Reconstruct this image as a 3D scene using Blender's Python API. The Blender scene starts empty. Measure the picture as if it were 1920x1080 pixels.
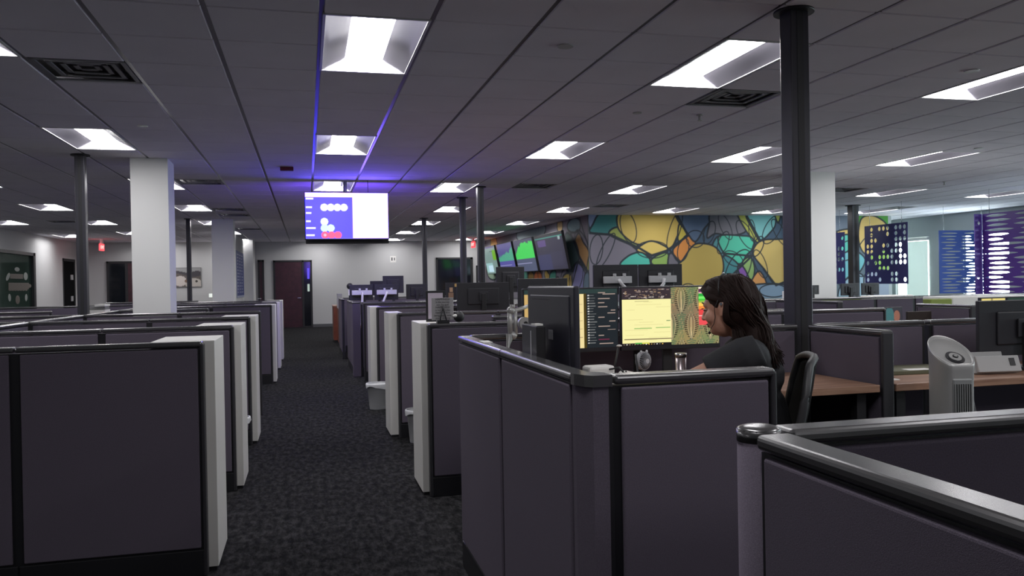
import bpy, bmesh, math, random
import numpy as np
from mathutils import Vector, Matrix
random.seed(7)
PI = math.pi
S = bpy.context.scene
COL = S.collection

# ------------------------------------------------------------------ camera
HC, CH, PH = 1.386, 2.870, 1.128          # eye height, ceiling height, cubicle panel height
YAW, PITCH, ROLL, FPX = .2474, -.007, -.0176, 1524.9
_f = np.array([math.sin(YAW)*math.cos(PITCH), math.cos(YAW)*math.cos(PITCH), math.sin(PITCH)])
_r0 = np.array([math.cos(YAW), -math.sin(YAW), 0]); _u0 = np.cross(_r0, _f)
_r = _r0*math.cos(ROLL)+_u0*math.sin(ROLL); _u = -_r0*math.sin(ROLL)+_u0*math.cos(ROLL)
cam = bpy.data.objects.new('camera', bpy.data.cameras.new('camera')); COL.objects.link(cam)
cam.data.sensor_width = 36; cam.data.lens = 36*FPX/1920; cam.data.clip_end = 200; cam.data.clip_start = .02
cam.matrix_world = Matrix(((_r[0], _u[0], -_f[0], 0), (_r[1], _u[1], -_f[1], 0), (_r[2], _u[2], -_f[2], HC), (0, 0, 0, 1)))
S.camera = cam

# ------------------------------------------------------------------ world, exposure
w = bpy.data.worlds.new('world'); S.world = w; w.use_nodes = True
w.node_tree.nodes['Background'].inputs[0].default_value = (.6, .75, 1, 1)
w.node_tree.nodes['Background'].inputs[1].default_value = .3
S.view_settings.view_transform = 'Standard'; S.view_settings.look = 'None'
S.view_settings.exposure = 0; S.view_settings.gamma = 1
LAMP = 24.5                               # radiance of the ceiling lenses

def ray(x, y): return (x-960)/FPX*_r+(540-y)/FPX*_u+_f       # measuring helper: where a sight line meets a wall
def on_y(x, y, Y): d = ray(x, y); t = Y/d[1]; return d[0]*t, HC+d[2]*t
def on_x(x, y, X): d = ray(x, y); t = X/d[0]; return d[1]*t, HC+d[2]*t

# ------------------------------------------------------------------ materials
def lin(c): return tuple(((v/255)/12.92 if v/255 <= .04045 else ((v/255+.055)/1.055)**2.4) for v in c[:3])
MATS = {}
def mat(name, rgb, rough=.6, metal=0, spec=.5, emit=None, es=1, bump=None, var=None, trans=0, alpha=1, coat=0):
    if name in MATS: return MATS[name]
    m = bpy.data.materials.new(name); m.use_nodes = True; MATS[name] = m
    nt = m.node_tree; b = nt.nodes['Principled BSDF']
    c = (*rgb, 1)
    b.inputs['Base Color'].default_value = c; b.inputs['Roughness'].default_value = rough
    b.inputs['Metallic'].default_value = metal; b.inputs['Specular IOR Level'].default_value = spec
    b.inputs['Transmission Weight'].default_value = trans; b.inputs['Alpha'].default_value = alpha
    b.inputs['Coat Weight'].default_value = coat
    if emit: b.inputs['Emission Color'].default_value = (*emit, 1); b.inputs['Emission Strength'].default_value = es
    if bump or var:
        tc = nt.nodes.new('ShaderNodeTexCoord')
    if var:                                   # (scale, amount, detail)
        n = nt.nodes.new('ShaderNodeTexNoise'); n.inputs['Scale'].default_value = var[0]; n.inputs['Detail'].default_value = var[2] if len(var) > 2 else 3
        nt.links.new(tc.outputs['Object'], n.inputs['Vector'])
        mr = nt.nodes.new('ShaderNodeMapRange'); mr.inputs['From Min'].default_value = .3; mr.inputs['From Max'].default_value = .7
        mr.inputs['To Min'].default_value = 1-var[1]; mr.inputs['To Max'].default_value = 1+var[1]
        nt.links.new(n.outputs['Fac'], mr.inputs['Value'])
        vm = nt.nodes.new('ShaderNodeVectorMath'); vm.operation = 'SCALE'; vm.inputs[0].default_value = rgb
        nt.links.new(mr.outputs[0], vm.inputs['Scale']); nt.links.new(vm.outputs[0], b.inputs['Base Color'])
    if bump:                                  # (scale, strength)
        n2 = nt.nodes.new('ShaderNodeTexNoise'); n2.inputs['Scale'].default_value = bump[0]; n2.inputs['Detail'].default_value = 2
        nt.links.new(tc.outputs['Object'], n2.inputs['Vector'])
        bp = nt.nodes.new('ShaderNodeBump'); bp.inputs['Strength'].default_value = bump[1]; bp.inputs['Distance'].default_value = .002
        nt.links.new(n2.outputs['Fac'], bp.inputs['Height']); nt.links.new(bp.outputs[0], b.inputs['Normal'])
    return m
def emis(name, rgb, s=1):
    if name in MATS: return MATS[name]
    m = bpy.data.materials.new(name); m.use_nodes = True; MATS[name] = m
    nt = m.node_tree; nt.nodes.remove(nt.nodes['Principled BSDF']); e = nt.nodes.new('ShaderNodeEmission')
    e.inputs[0].default_value = (*rgb, 1); e.inputs[1].default_value = s
    nt.links.new(e.outputs[0], nt.nodes['Material Output'].inputs[0]); return m
def painted(name, emission=None, rough=.6):   # colour read from the mesh's own paint attribute
    if name in MATS: return MATS[name]
    m = bpy.data.materials.new(name); m.use_nodes = True; MATS[name] = m
    nt = m.node_tree; a = nt.nodes.new('ShaderNodeAttribute'); a.attribute_name = 'paint'
    b = nt.nodes['Principled BSDF']; b.inputs['Roughness'].default_value = rough
    if emission:
        b.inputs['Base Color'].default_value = (.01, .01, .01, 1); b.inputs['Roughness'].default_value = .3
        nt.links.new(a.outputs['Color'], b.inputs['Emission Color']); b.inputs['Emission Strength'].default_value = emission
    else: nt.links.new(a.outputs['Color'], b.inputs['Base Color'])
    return m

FAB = mat('panel_fabric', (.124, .106, .139), .95, spec=.15, bump=(900, .35), var=(420, .16, 2))
CAP = mat('panel_cap_grey', (.17, .168, .172), .25, metal=.8, spec=.6)
PEND = mat('panel_end_grey', (.028, .027, .032), .5)
BLK = mat('black_trim', (.012, .012, .015), .45)
BLKM = mat('black_plastic', (.018, .018, .021), .5)
MONB = mat('monitor_back_plastic', (.022, .022, .028), .45)
WHITE = mat('white_laminate', (.72, .71, .68), .45)
WALLP = mat('wall_paint', (.55, .55, .55), .85, bump=(60, .05))
WALLG = mat('wall_paint_grey', (.42, .46, .46), .85, bump=(60, .05))
COLM = mat('column_paint', (.72, .72, .71), .8, bump=(50, .05))
TILE = mat('ceiling_tile', (.84, .805, .875), .95, spec=.2, bump=(260, .4), var=(2.2, .03))
GRID = mat('ceiling_grid_metal', (.16, .155, .17), .3, metal=.8)
GRIDL = mat('ceiling_edge_white', (.75, .75, .75), .4)
POLE = mat('pole_grey', (.045, .044, .055), .35, metal=.3)
WOOD = None
STEEL = mat('silver_plastic', (.40, .40, .395), .36, metal=.35)
LGREY = mat('light_grey_plastic', (.55, .55, .57), .4)
PAPER = mat('paper', (.8, .79, .76), .8)
DARKWOOD = mat('dark_cherry_door', (.045, .010, .018), .4, var=(9, .25))
MONG = mat('monitor_back_gloss', (.02, .02, .03), .32, spec=.7)
GLASSD = mat('dark_glass', (.01, .011, .016), .08, spec=.8)
CHROME = mat('brushed_steel', (.6, .6, .62), .25, metal=1)

def wood_mat():
    m = bpy.data.materials.new('desk_wood'); m.use_nodes = True; nt = m.node_tree; b = nt.nodes['Principled BSDF']
    tc = nt.nodes.new('ShaderNodeTexCoord'); mp = nt.nodes.new('ShaderNodeMapping'); mp.inputs['Scale'].default_value = (1.5, 22, 22)
    n = nt.nodes.new('ShaderNodeTexNoise'); n.inputs['Scale'].default_value = 3; n.inputs['Detail'].default_value = 5
    r = nt.nodes.new('ShaderNodeValToRGB'); r.color_ramp.elements[0].color = (.225, .118, .078, 1); r.color_ramp.elements[1].color = (.43, .26, .175, 1)
    r.color_ramp.elements[0].position = .3; r.color_ramp.elements[1].position = .7
    nt.links.new(tc.outputs['Object'], mp.inputs[0]); nt.links.new(mp.outputs[0], n.inputs['Vector']); nt.links.new(n.outputs['Fac'], r.inputs[0])
    nt.links.new(r.outputs[0], b.inputs['Base Color']); b.inputs['Roughness'].default_value = .38
    return m
WOOD = wood_mat()
def carpet_mat():
    m = bpy.data.materials.new('carpet'); m.use_nodes = True; nt = m.node_tree; b = nt.nodes['Principled BSDF']
    tc = nt.nodes.new('ShaderNodeTexCoord')
    mp = nt.nodes.new('ShaderNodeMapping'); mp.inputs['Scale'].default_value = (26, 11, 1)
    n = nt.nodes.new('ShaderNodeTexNoise'); n.inputs['Scale'].default_value = 1.0; n.inputs['Detail'].default_value = 4; n.inputs['Roughness'].default_value = .72
    n2 = nt.nodes.new('ShaderNodeTexNoise'); n2.inputs['Scale'].default_value = 160; n2.inputs['Detail'].default_value = 1
    r = nt.nodes.new('ShaderNodeValToRGB'); e = r.color_ramp.elements
    e[0].position = .38; e[0].color = (.006, .006, .007, 1); e[1].position = .66; e[1].color = (.042, .041, .044, 1)
    k = e.new(.5); k.color = (.0185, .0182, .0195, 1)
    mx = nt.nodes.new('ShaderNodeMath'); mx.operation = 'MULTIPLY_ADD'; mx.inputs[1].default_value = .18; 
    nt.links.new(tc.outputs['Object'], mp.inputs[0]); nt.links.new(mp.outputs[0], n.inputs['Vector']); nt.links.new(tc.outputs['Object'], n2.inputs['Vector'])
    nt.links.new(n2.outputs['Fac'], mx.inputs[0]); sb = nt.nodes.new('ShaderNodeMath'); sb.operation = 'SUBTRACT'; sb.inputs[1].default_value = .09
    nt.links.new(n.outputs['Fac'], sb.inputs[0]); nt.links.new(sb.outputs[0], mx.inputs[2]); nt.links.new(mx.outputs[0], r.inputs[0])
    nt.links.new(r.outputs[0], b.inputs['Base Color']); b.inputs['Roughness'].default_value = 1; b.inputs['Specular IOR Level'].default_value = .1
    bp = nt.nodes.new('ShaderNodeBump'); bp.inputs['Strength'].default_value = .6; bp.inputs['Distance'].default_value = .004
    nt.links.new(n2.outputs['Fac'], bp.inputs['Height']); nt.links.new(bp.outputs[0], b.inputs['Normal'])
    return m
CARPET = carpet_mat()

# ------------------------------------------------------------------ mesh helpers
def T(*v): return Matrix.Translation(Vector(v))
def RZ(a): return Matrix.Rotation(a, 4, 'Z')
def RX(a): return Matrix.Rotation(a, 4, 'X')
def RY(a): return Matrix.Rotation(a, 4, 'Y')
class MB:
    def __init__(s): s.bm = bmesh.new(); s.mats = []
    def _mi(s, m):
        if m not in s.mats: s.mats.append(m)
        return s.mats.index(m)
    def add(s, sub, m, M=None, smooth=False):
        if M is not None: bmesh.ops.transform(sub, matrix=M, verts=sub.verts)
        i = s._mi(m); vm = {}
        for v in sub.verts: vm[v] = s.bm.verts.new(v.co)
        for f in sub.faces:
            try: nf = s.bm.faces.new([vm[v] for v in f.verts])
            except ValueError: continue
            nf.material_index = i; nf.smooth = smooth
        sub.free(); return s
    def box(s, x0, x1, y0, y1, z0, z1, m, bev=0, seg=2, M=None):
        b = bmesh.new(); bmesh.ops.create_cube(b, size=1)
        bmesh.ops.transform(b, matrix=T((x0+x1)/2, (y0+y1)/2, (z0+z1)/2) @ Matrix.Diagonal((abs(x1-x0), abs(y1-y0), abs(z1-z0), 1)), verts=b.verts)
        if bev: bmesh.ops.bevel(b, geom=b.edges[:], offset=bev, segments=seg, affect='EDGES', profile=.5)
        return s.add(b, m, M, smooth=False)
    def cyl(s, p0, p1, r0, m, r1=None, n=16, smooth=True, M=None):
        p0, p1 = Vector(p0), Vector(p1); d = p1-p0; b = bmesh.new()
        bmesh.ops.create_cone(b, cap_ends=True, cap_tris=False, segments=n, radius1=r0, radius2=r0 if r1 is None else r1, depth=d.length)
        q = d.to_track_quat('Z', 'Y').to_matrix().to_4x4()
        bmesh.ops.transform(b, matrix=T(*((p0+p1)/2)) @ q, verts=b.verts)
        if M is not None: bmesh.ops.transform(b, matrix=M, verts=b.verts)
        i = s._mi(m); vm = {v: s.bm.verts.new(v.co) for v in b.verts}
        for f in b.faces:
            nf = s.bm.faces.new([vm[v] for v in f.verts]); nf.material_index = i; nf.smooth = smooth and len(f.verts) == 4
        b.free(); return s
    def sph(s, c, r, m, sc=(1, 1, 1), n=16, M=None, rot=None):
        b = bmesh.new(); bmesh.ops.create_uvsphere(b, u_segments=n, v_segments=max(6, n//2+2), radius=r)
        X = T(*c) @ (rot if rot is not None else Matrix.Identity(4)) @ Matrix.Diagonal((*sc, 1))
        bmesh.ops.transform(b, matrix=X if M is None else M @ X, verts=b.verts)
        return s.add(b, m, None, True)
    def tube(s, pts, r, m, n=8, cap=True):
        pts = [Vector(p) for p in pts]; rs = r if hasattr(r, '__len__') else [r]*len(pts); i = s._mi(m); rings = []
        up = Vector((0, 0, 1))
        for k, p in enumerate(pts):
            d = (pts[min(k+1, len(pts)-1)]-pts[max(k-1, 0)]).normalized()
            a = d.cross(up if abs(d.z) < .95 else Vector((1, 0, 0))).normalized(); c = d.cross(a)
            rings.append([s.bm.verts.new(p+(a*math.cos(2*PI*q/n)+c*math.sin(2*PI*q/n))*rs[k]) for q in range(n)])
        for k in range(len(rings)-1):
            for q in range(n):
                f = s.bm.faces.new((rings[k][q], rings[k][(q+1) % n], rings[k+1][(q+1) % n], rings[k+1][q])); f.smooth = True; f.material_index = i
        if cap:
            for rg in (rings[0][::-1], rings[-1]):
                f = s.bm.faces.new(rg); f.material_index = i
        return s
    def prism(s, pts, z0, z1, m, M=None, smooth=False):      # polygon in xy extruded in z
        b = bmesh.new(); lo = [b.verts.new((x, y, z0)) for x, y in pts]; hi = [b.verts.new((x, y, z1)) for x, y in pts]; n = len(pts)
        b.faces.new(lo[::-1]); b.faces.new(hi)
        for q in range(n): b.faces.new((lo[q], lo[(q+1) % n], hi[(q+1) % n], hi[q]))
        bmesh.ops.recalc_face_normals(b, faces=b.faces[:])
        return s.add(b, m, M, smooth)
    def mesh(s, name):
        bmesh.ops.recalc_face_normals(s.bm, faces=s.bm.faces[:]) if False else None
        me = bpy.data.meshes.new(name); s.bm.to_mesh(me); s.bm.free()
        for m in s.mats: me.materials.append(m)
        return me
    def build(s, name, parent=None, loc=None):
        o = bpy.data.objects.new(name, s.mesh(name)); COL.objects.link(o)
        if parent is not None: o.parent = parent
        if loc: o.location = loc
        return o
def tag(o, label=None, cat=None, group=None, kind=None):
    if label: o['label'] = label
    if cat: o['category'] = cat
    if group: o['group'] = group
    if kind: o['kind'] = kind
    return o
def thing(name, label, cat, loc=(0, 0, 0), rz=0, group=None):
    o = bpy.data.objects.new(name, None); COL.objects.link(o); o.location = loc; o.rotation_euler = (0, 0, rz); o.empty_display_size = .1
    return tag(o, label, cat, group)
def struct(o): o['kind'] = 'structure'; return o
def clone(src, loc, rz=None, label=None, group=None):
    r = src.copy(); COL.objects.link(r); r.location = loc
    if rz is not None: r.rotation_euler = (0, 0, rz)
    if label: r['label'] = label
    if group: r['group'] = group
    for ch in list(src.children):
        c = ch.copy(); COL.objects.link(c); c.parent = r
        for g in ch.children:
            d = g.copy(); COL.objects.link(d); d.parent = c
    return r
ORD = ['nearest', 'second nearest', 'third nearest', 'fourth nearest', 'fifth nearest', 'sixth nearest', 'farthest', 'last']

# painted grid: a flat sheet in a plane with colour per vertex
def sheet(name, O, U, V, w_, h_, step, fn, m, parent=None):
    nu, nv = max(2, int(w_/step)+1), max(2, int(h_/step)+1)
    u = np.linspace(0, w_, nu); v = np.linspace(0, h_, nv); UU, VV = np.meshgrid(u, v)
    O, U, V = map(np.array, (O, U, V))
    P = O+UU[..., None]*U+VV[..., None]*V
    c = fn(UU, VV).reshape(-1, 3)
    idx = np.arange(nu*nv).reshape(nv, nu)
    F = np.stack([idx[:-1, :-1], idx[:-1, 1:], idx[1:, 1:], idx[1:, :-1]], -1).reshape(-1, 4)
    me = bpy.data.meshes.new(name); me.vertices.add(nu*nv); me.vertices.foreach_set('co', P.reshape(-1))
    me.loops.add(F.size); me.loops.foreach_set('vertex_index', F.reshape(-1).astype(np.int32))
    me.polygons.add(len(F)); me.polygons.foreach_set('loop_start', (np.arange(len(F))*4).astype(np.int32))
    me.update(calc_edges=True)
    a = me.attributes.new('paint', 'FLOAT_COLOR', 'POINT'); a.data.foreach_set('color', np.concatenate([c, np.ones((len(c), 1))], 1).reshape(-1).astype(np.float32))
    me.materials.append(m); o = bpy.data.objects.new(name, me); COL.objects.link(o)
    if parent is not None: o.parent = parent
    return o
def smooth_poly(pts, n=6):                      # closed Catmull-Rom
    out = []; N = len(pts); P = np.array(pts, float)
    for i in range(N):
        p0, p1, p2, p3 = P[i-1], P[i], P[(i+1) % N], P[(i+2) % N]
        for t in np.linspace(0, 1, n, endpoint=False):
            out.append(.5*((2*p1)+(-p0+p2)*t+(2*p0-5*p1+4*p2-p3)*t*t+(-p0+3*p1-3*p2+p3)*t**3))
    return np.array(out)
def inside(P, X, Y):
    r = np.zeros(X.shape, bool); j = len(P)-1
    for i in range(len(P)):
        xi, yi = P[i]; xj, yj = P[j]
        with np.errstate(divide='ignore', invalid='ignore'):
            c = ((yi > Y) != (yj > Y)) & (X < (xj-xi)*(Y-yi)/(yj-yi+1e-12)+xi)
        r ^= c; j = i
    return r
def segdist(P, X, Y, closed=True):
    d = np.full(X.shape, 1e9); N = len(P)
    for i in range(N if closed else N-1):
        a, b = P[i], P[(i+1) % N]; ab = b-a; L = (ab**2).sum()+1e-12
        t = np.clip(((X-a[0])*ab[0]+(Y-a[1])*ab[1])/L, 0, 1)
        d = np.minimum(d, np.hypot(X-a[0]-t*ab[0], Y-a[1]-t*ab[1]))
    return d

# ================================================================== SETTING
X0, Y0, TS = .1081, 4.5557, .6096               # ceiling grid origin and module
XL, XR, YB, YF = -6.95, 15.3, 28.1, -4.5
XTV, YMU, XM2 = 6.15, 17.3, 14.03
struct(MB().box(-10.5, XR+.3, YF-.3, YB+2, -.12, 0, CARPET).build('floor'))
# walls
b = MB(); b.box(XL-.15, XTV+.15, YB, YB+.15, 0, 3.05, WALLP); struct(b.build('wall_back'))
b = MB()
for (y0, y1, z0, z1) in ((YF, 17.9, 0, 3.05), (23.94, 26.45, 0, 3.05), (27.76, YB, 0, 3.05), (17.9, 23.94, 2.38, 3.05), (26.45, 27.76, 2.33, 3.05), (17.9, 23.94, 0, .03)):
    b.box(XL-.14, XL, y0, y1, z0, z1, WALLP)
struct(b.build('wall_left'))
struct(MB().box(XL-.15, XR+.15, YF-.15, YF, 0, 3.05, mat('wall_mid_grey', (.5, .5, .5), .9)).build('wall_front'))
b = MB()
WIN = [(14.95, 16.28), (17.38, 18.6), (8.4, 10.6), (4.6, 6.8), (.6, 2.8)]  # those after the first pair are unseen, added to brighten the ceiling
ys = [YF]+sorted(sum([list(t) for t in WIN], []))+[19.6]
for k in range(0, len(ys), 2): b.box(XR, XR+.15, ys[k], ys[k+1], 0, 3.05, WALLG)
for (y0, y1) in WIN: b.box(XR, XR+.15, y0, y1, 0, .75, WALLG); b.box(XR, XR+.15, y0, y1, 2.36, 3.05, WALLG)
struct(b.build('wall_right'))
struct(MB().box(XM2+.1, XR+.15, 19.6, 19.75, 0, 3.05, WALLG).build('wall_corner'))
struct(MB().box(XTV+.02, XTV+.14, YMU+.12, YB, 0, 3.05, WALLP).build('wall_screens'))
struct(MB().box(XTV+.02, XM2, YMU+.01, YMU+.14, 0, 3.05, WALLG).box(XM2-.02, XM2+.1, YMU+.01, 19.75, 0, 3.05, WALLG).build('wall_mural'))
# windows on the right wall, some added out of view: bright daylight panes with frames
DAY = emis('daylight_pane', (.80, .97, 1.0), 13)
BLIND = mat('roller_blind', (.75, .82, .78), .8, emit=(.62, .86, .78), es=.42)  # own glow stands in for daylight passing through the cloth
for k, (y0, y1) in enumerate(WIN):
    fr = MB()
    for (a, c, z0, z1) in ((y0, y0+.05, .75, 2.36), (y1-.05, y1, .75, 2.36), (y0, y1, 2.31, 2.36), (y0, y1, .75, .8), ((y0+y1)/2-.02, (y0+y1)/2+.02, .8, 2.31)):
        fr.box(XR+.03, XR+.09, a, c, z0, z1, WHITE)
    f = struct(fr.build('window_%d' % (k+1)))
    MB().box(XR+.055, XR+.065, y0+.05, y1-.05, .8, 2.31, DAY).build('pane', f)
fr = MB(); fr.box(XR-.03, XR-.02, 17.40, 18.15, .8, 2.26, BLIND); bl = fr.build('blind_cloth')
r = thing('window_blind', 'pale translucent window blind half drawn beside the dotted navy screen', 'blind'); bl.parent = r
MB().box(XR-.07, XR-.005, 17.37, 18.6, 2.27, 2.35, WHITE, .008).build('headrail', r)

# ceiling: tiles hung a little below a metal grid
b = MB(); b.box(-10.5, XR+.3, YF-.3, YB+2, 3.0, 3.12, WALLP); struct(b.build('ceiling_slab') if False else b.build('ceiling'))
LIGHTS = [(i, j) for j in (0, 6) for i in (-8, -4, 0, 4, 8, 12, 16, 20)]
LIGHTS += [(i, 12) for i in (-8, -4, 0, 3, 8, 12, 16, 20)]+[(i, 18) for i in (-8, -4, 0, 4, 8, 12, 16, 20)]
LIGHTS += [(i, j) for j in (24, 30, 36) for i in (-8, -4, 0, 4, 8)]+[(-11, 24), (-11, 32), (-8, -6), (0, -6), (4, -6), (8, -6), (12, -6), (4, -12), (8, -12), (12, -12)]  # negative rows are unseen lamps, added to brighten the near panels
VENTS = [(-3, 2), (5, 2), (-3, 12), (5, 12), (9, 17), (14, 12), (20, 17), (-9, 24), (-3, 19), (-3, 21), (-3, 28), (4, 26)]
occ = set()
for (i, j) in LIGHTS: occ |= {(i, j), (i, j+1)}
for v in VENTS: occ.add(v)
tb = MB(); G = .012
imin, imax = int((XL-X0)/TS)-1, int((XR-X0)/TS)+1; jmin, jmax = int((YF-Y0)/TS)-1, int((YB-Y0)/TS)+1
bmx = tb.bm; tb.mats.append(TILE)
for i in range(imin, imax+1):
    for j in range(jmin, jmax+1):
        if (i, j) in occ: continue
        x0, x1, y0, y1 = X0+i*TS+G, X0+(i+1)*TS-G, Y0+j*TS+G*.45, Y0+(j+1)*TS-G*.45
        x0, x1, y0, y1 = max(x0, XL), min(x1, XR), max(y0, YF), min(y1, YB if x0 < XTV else 19.6)
        if x0 >= x1 or y0 >= y1: continue
        e = .006
        lo = [bmx.verts.new(p) for p in ((x0+e, y0+e, CH), (x1-e, y0+e, CH), (x1-e, y1-e, CH), (x0+e, y1-e, CH))]
        hi = [bmx.verts.new(p) for p in ((x0, y0, CH+.012), (x1, y0, CH+.012), (x1, y1, CH+.012), (x0, y1, CH+.012))]
        bmx.faces.new(lo[::-1])
        for q in range(4): bmx.faces.new((lo[q], lo[(q+1) % 4], hi[(q+1) % 4], hi[q]))
struct(tb.build('ceiling_tiles'))
gb = MB()
for i in range(imin, imax+2):
    x = X0+i*TS
    if XL < x < XR: gb.box(x-.013, x+.013, YF, YB if x < XTV else 19.6, CH+.008, CH+.03, GRID)
for j in range(jmin, jmax+2):
    y = Y0+j*TS
    if not YF < y < YB: continue
    xe = XR if y < 19.6 else XTV; xa = XL
    for i in sorted(i for (i, jj) in LIGHTS if jj+1 == j):
        xi = X0+i*TS
        if xi > xa: gb.box(xa, min(xi, xe), y-.011, y+.011, CH+.0085, CH+.029, GRID)
        xa = xi+TS
    if xa < xe: gb.box(xa, xe, y-.011, y+.011, CH+.0085, CH+.029, GRID)
struct(gb.build('trim_1'))

# troffers -----------------------------------------------------------
LENS = emis('light_lens', (1.0, .985, 1.0), LAMP)
REFL = mat('light_reflector', (.24, .23, .27), .6, spec=.15)
def troffer():
    r = thing('ceiling_light', '-', 'ceiling light', (0, 0, 0), 0, 'recessed ceiling lights')
    W, L = TS, 2*TS
    h = .080; a = .125                                   # lens half width, recess height
    xs = [0+.02, .06, .11, .15, W/2-a, W/2+a, W-.15, W-.11, W-.06, W-.02]; zs = [0, .022, .046, .062, h, h, .062, .046, .022, 0]
    me = MB(); me.mats.append(REFL)
    def V(x, y, z): return me.bm.verts.new((x, y, CH+.002+z))
    ye0, ye1 = .02, L-.02; yi0, yi1 = .05, L-.05
    rows = {}
    for k, (x, z) in enumerate(zip(xs, zs)):
        t = z/h
        rows[k] = [V(x, ye0, 0), V(x, ye0+(yi0-ye0)*t, z), V(x, ye1-(ye1-yi1)*t, z), V(x, ye1, 0)]
    for k in range(len(xs)-1):
        for q in range(3):
            if q == 1 and k == 4: continue
            try: f = me.bm.faces.new((rows[k][q], rows[k][q+1], rows[k+1][q+1], rows[k+1][q])); f.smooth = True
            except ValueError: pass
    bmesh.ops.remove_doubles(me.bm, verts=me.bm.verts[:], dist=.0004)
    me.build('reflector', r)
    # lens: softly bowed diffuser; its flared ends glow in place of lit end slopes
    lb = MB(); lb.mats.append(LENS); nseg = 8; rows = []
    hl = h-.008
    for y, fl in ((.022, 2.15), (.036, 1.6), (.052, 1.2), (.075, 1), (L/2, 1), (L-.075, 1), (L-.052, 1.2), (L-.036, 1.6), (L-.022, 2.15)):
        row = []
        for s_ in range(nseg+1):
            u = s_/nseg*2-1; lift = min(1, (min(y, L-y)-.022)/.053)
            row.append(lb.bm.verts.new((W/2+u*a*fl, y, CH+.004+hl*lift-.010*(1-u*u)*lift)))
        rows.append(row)
    for p, q in zip(rows, rows[1:]):
        for s_ in range(nseg):
            f = lb.bm.faces.new((p[s_], q[s_], q[s_+1], p[s_+1])); f.smooth = True
    lb.build('lens', r)
    fb = MB()
    for (x0, x1, y0, y1) in ((.006, .022, .006, L-.006), (W-.022, W-.006, .006, L-.006), (.006, W-.006, .006, .022), (.006, W-.006, L-.022, L-.006)):
        fb.box(x0, x1, y0, y1, CH-.002, CH+.008, GRIDL)
    for (x0, x1, y0, y1) in ((-.0, .02, 0, L), (W-.02, W, 0, L), (0, W, 0, .02), (0, W, L-.02, L)): pass
    fb.build('frame', r)
    return r
T0 = troffer()
cname = {-11: 'hugging the left wall', -8: 'second left of the aisle', -4: 'first left of the aisle', 0: 'directly above the aisle', 4: 'first right of the aisle', 3: 'first right of the aisle',
         8: 'second right of the aisle', 12: 'third right of the aisle', 16: 'fourth right of the aisle', 20: 'nearest the right windows'}
cols = {}
for (i, j) in LIGHTS: cols.setdefault(4 if i == 3 else i, []).append((i, j))
first = True
for k, lst in cols.items():
    lst.sort(key=lambda t: t[1])
    vis = [t for t in lst if t[1] >= 0]
    for (i, j) in lst:
        if j < 0: lab = 'added unseen ceiling light %s the viewer in the line %s' % ('above and behind' if j > -10 else 'farthest behind', cname[k])
        else:
            n = vis.index((i, j)); on = 'farthest' if n == len(vis)-1 and n > 0 else ORD[n]
            lab = 'bright recessed ceiling light, %s in the line %s' % (on, cname[k])
        if first: o = T0; o.location = (X0+i*TS, Y0+j*TS, 0); o['label'] = lab; first = False
        else: clone(T0, (X0+i*TS, Y0+j*TS, 0), None, lab)

clone(T0, (X0-15*TS, Y0+26*TS, 0), None, 'added ceiling light brightening the meeting room behind the glass')  # extra lamp added so the room behind the glass is not black
# air vents ----------------------------------------------------------
def vent():
    r = thing('ceiling_vent', '-', 'air vent', group='square ceiling air vents')
    c = TS/2; GV = mat('vent_grey', (.2, .2, .21), .5)
    fb = MB(); bk = MB().box(.05, TS-.05, .05, TS-.05, CH+.06, CH+.07, BLK); bk.build('duct_opening', r)
    for k, s_ in enumerate((.285, .21, .145, .08)):
        for (a0, a1, b0, b1) in ((-s_, s_, -s_, -s_+.03), (-s_, s_, s_-.03, s_), (-s_, -s_+.03, -s_, s_), (s_-.03, s_, -s_, s_)):
            (fb if k else (f0 := MB()) if (a0, b0) == (-s_, -s_) and a1 == s_ and b1 < 0 else f0).box(c+a0, c+a1, c+b0, c+b1, CH+.002+k*.008, CH+.01+k*.008, GV)
    f0.build('frame', r)
    fb.build('louvre', r)
    return r
V0 = vent()
vl = ['square air vent in the ceiling at upper left beside the nearest lights', 'square air vent right behind the big angled ceiling light near the tall dark pole', 'grey ceiling vent beside the white column left of the hanging screen',
      'flat ceiling vent between two lights right of the thin poles', 'ceiling vent just above the mural wall left end', 'ceiling vent right of the tall dark pole and the white column', 'ceiling vent near the dotted navy screens',
      'ceiling vent far left, behind the grey pole', 'first of two vents above the rear white column', 'second of two vents above the rear white column', 'ceiling vent over the blue posters', 'distant dark ceiling vent between the thin poles']
for k, (i, j) in enumerate(VENTS):
    if k == 0: V0.location = (X0+i*TS, Y0+j*TS, 0); V0['label'] = vl[0]
    else: clone(V0, (X0+i*TS, Y0+j*TS, 0), None, vl[k])

# ceiling dots: sprinklers, speakers, sensor
def disc(x, y, r_, m, label, cat, name, drop=0):
    b_ = MB(); b_.cyl((x, y, CH), (x, y, CH-.008), r_, m, n=20)
    if drop: b_.cyl((x, y, CH-.008), (x, y, CH-drop), .012, m, n=10).cyl((x, y, CH-drop), (x, y, CH-drop-.004), .022, m, n=12)
    tag(b_.build(name), label, cat)
CG = mat('ceiling_fitting', (.5, .5, .5), .4)
disc(-1.42, 8.01, .045, GRIDL, 'small round white ceiling cover plate above the left white column', 'cover plate', 'cover_plate')
disc(1.61, 4.89, .05, CG, 'small round grey ceiling plate right of the nearest aisle light', 'cover plate', 'cover_plate')
disc(4.73, 4.93, .05, GRIDL, 'white ceiling disc above the long light at far right', 'cover plate', 'cover_plate')
disc(7.72, 7.96, .05, GRIDL, 'white ceiling disc near the right edge beside a light', 'cover plate', 'cover_plate')
disc(3.47, 6.71, .03, CG, 'sprinkler head beside the vent near the tall dark pole', 'sprinkler', 'sprinkler', .05)
disc(2.87, 6.72, .04, CG, 'flat ceiling plate left of the sprinkler head', 'cover plate', 'cover_plate')
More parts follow.
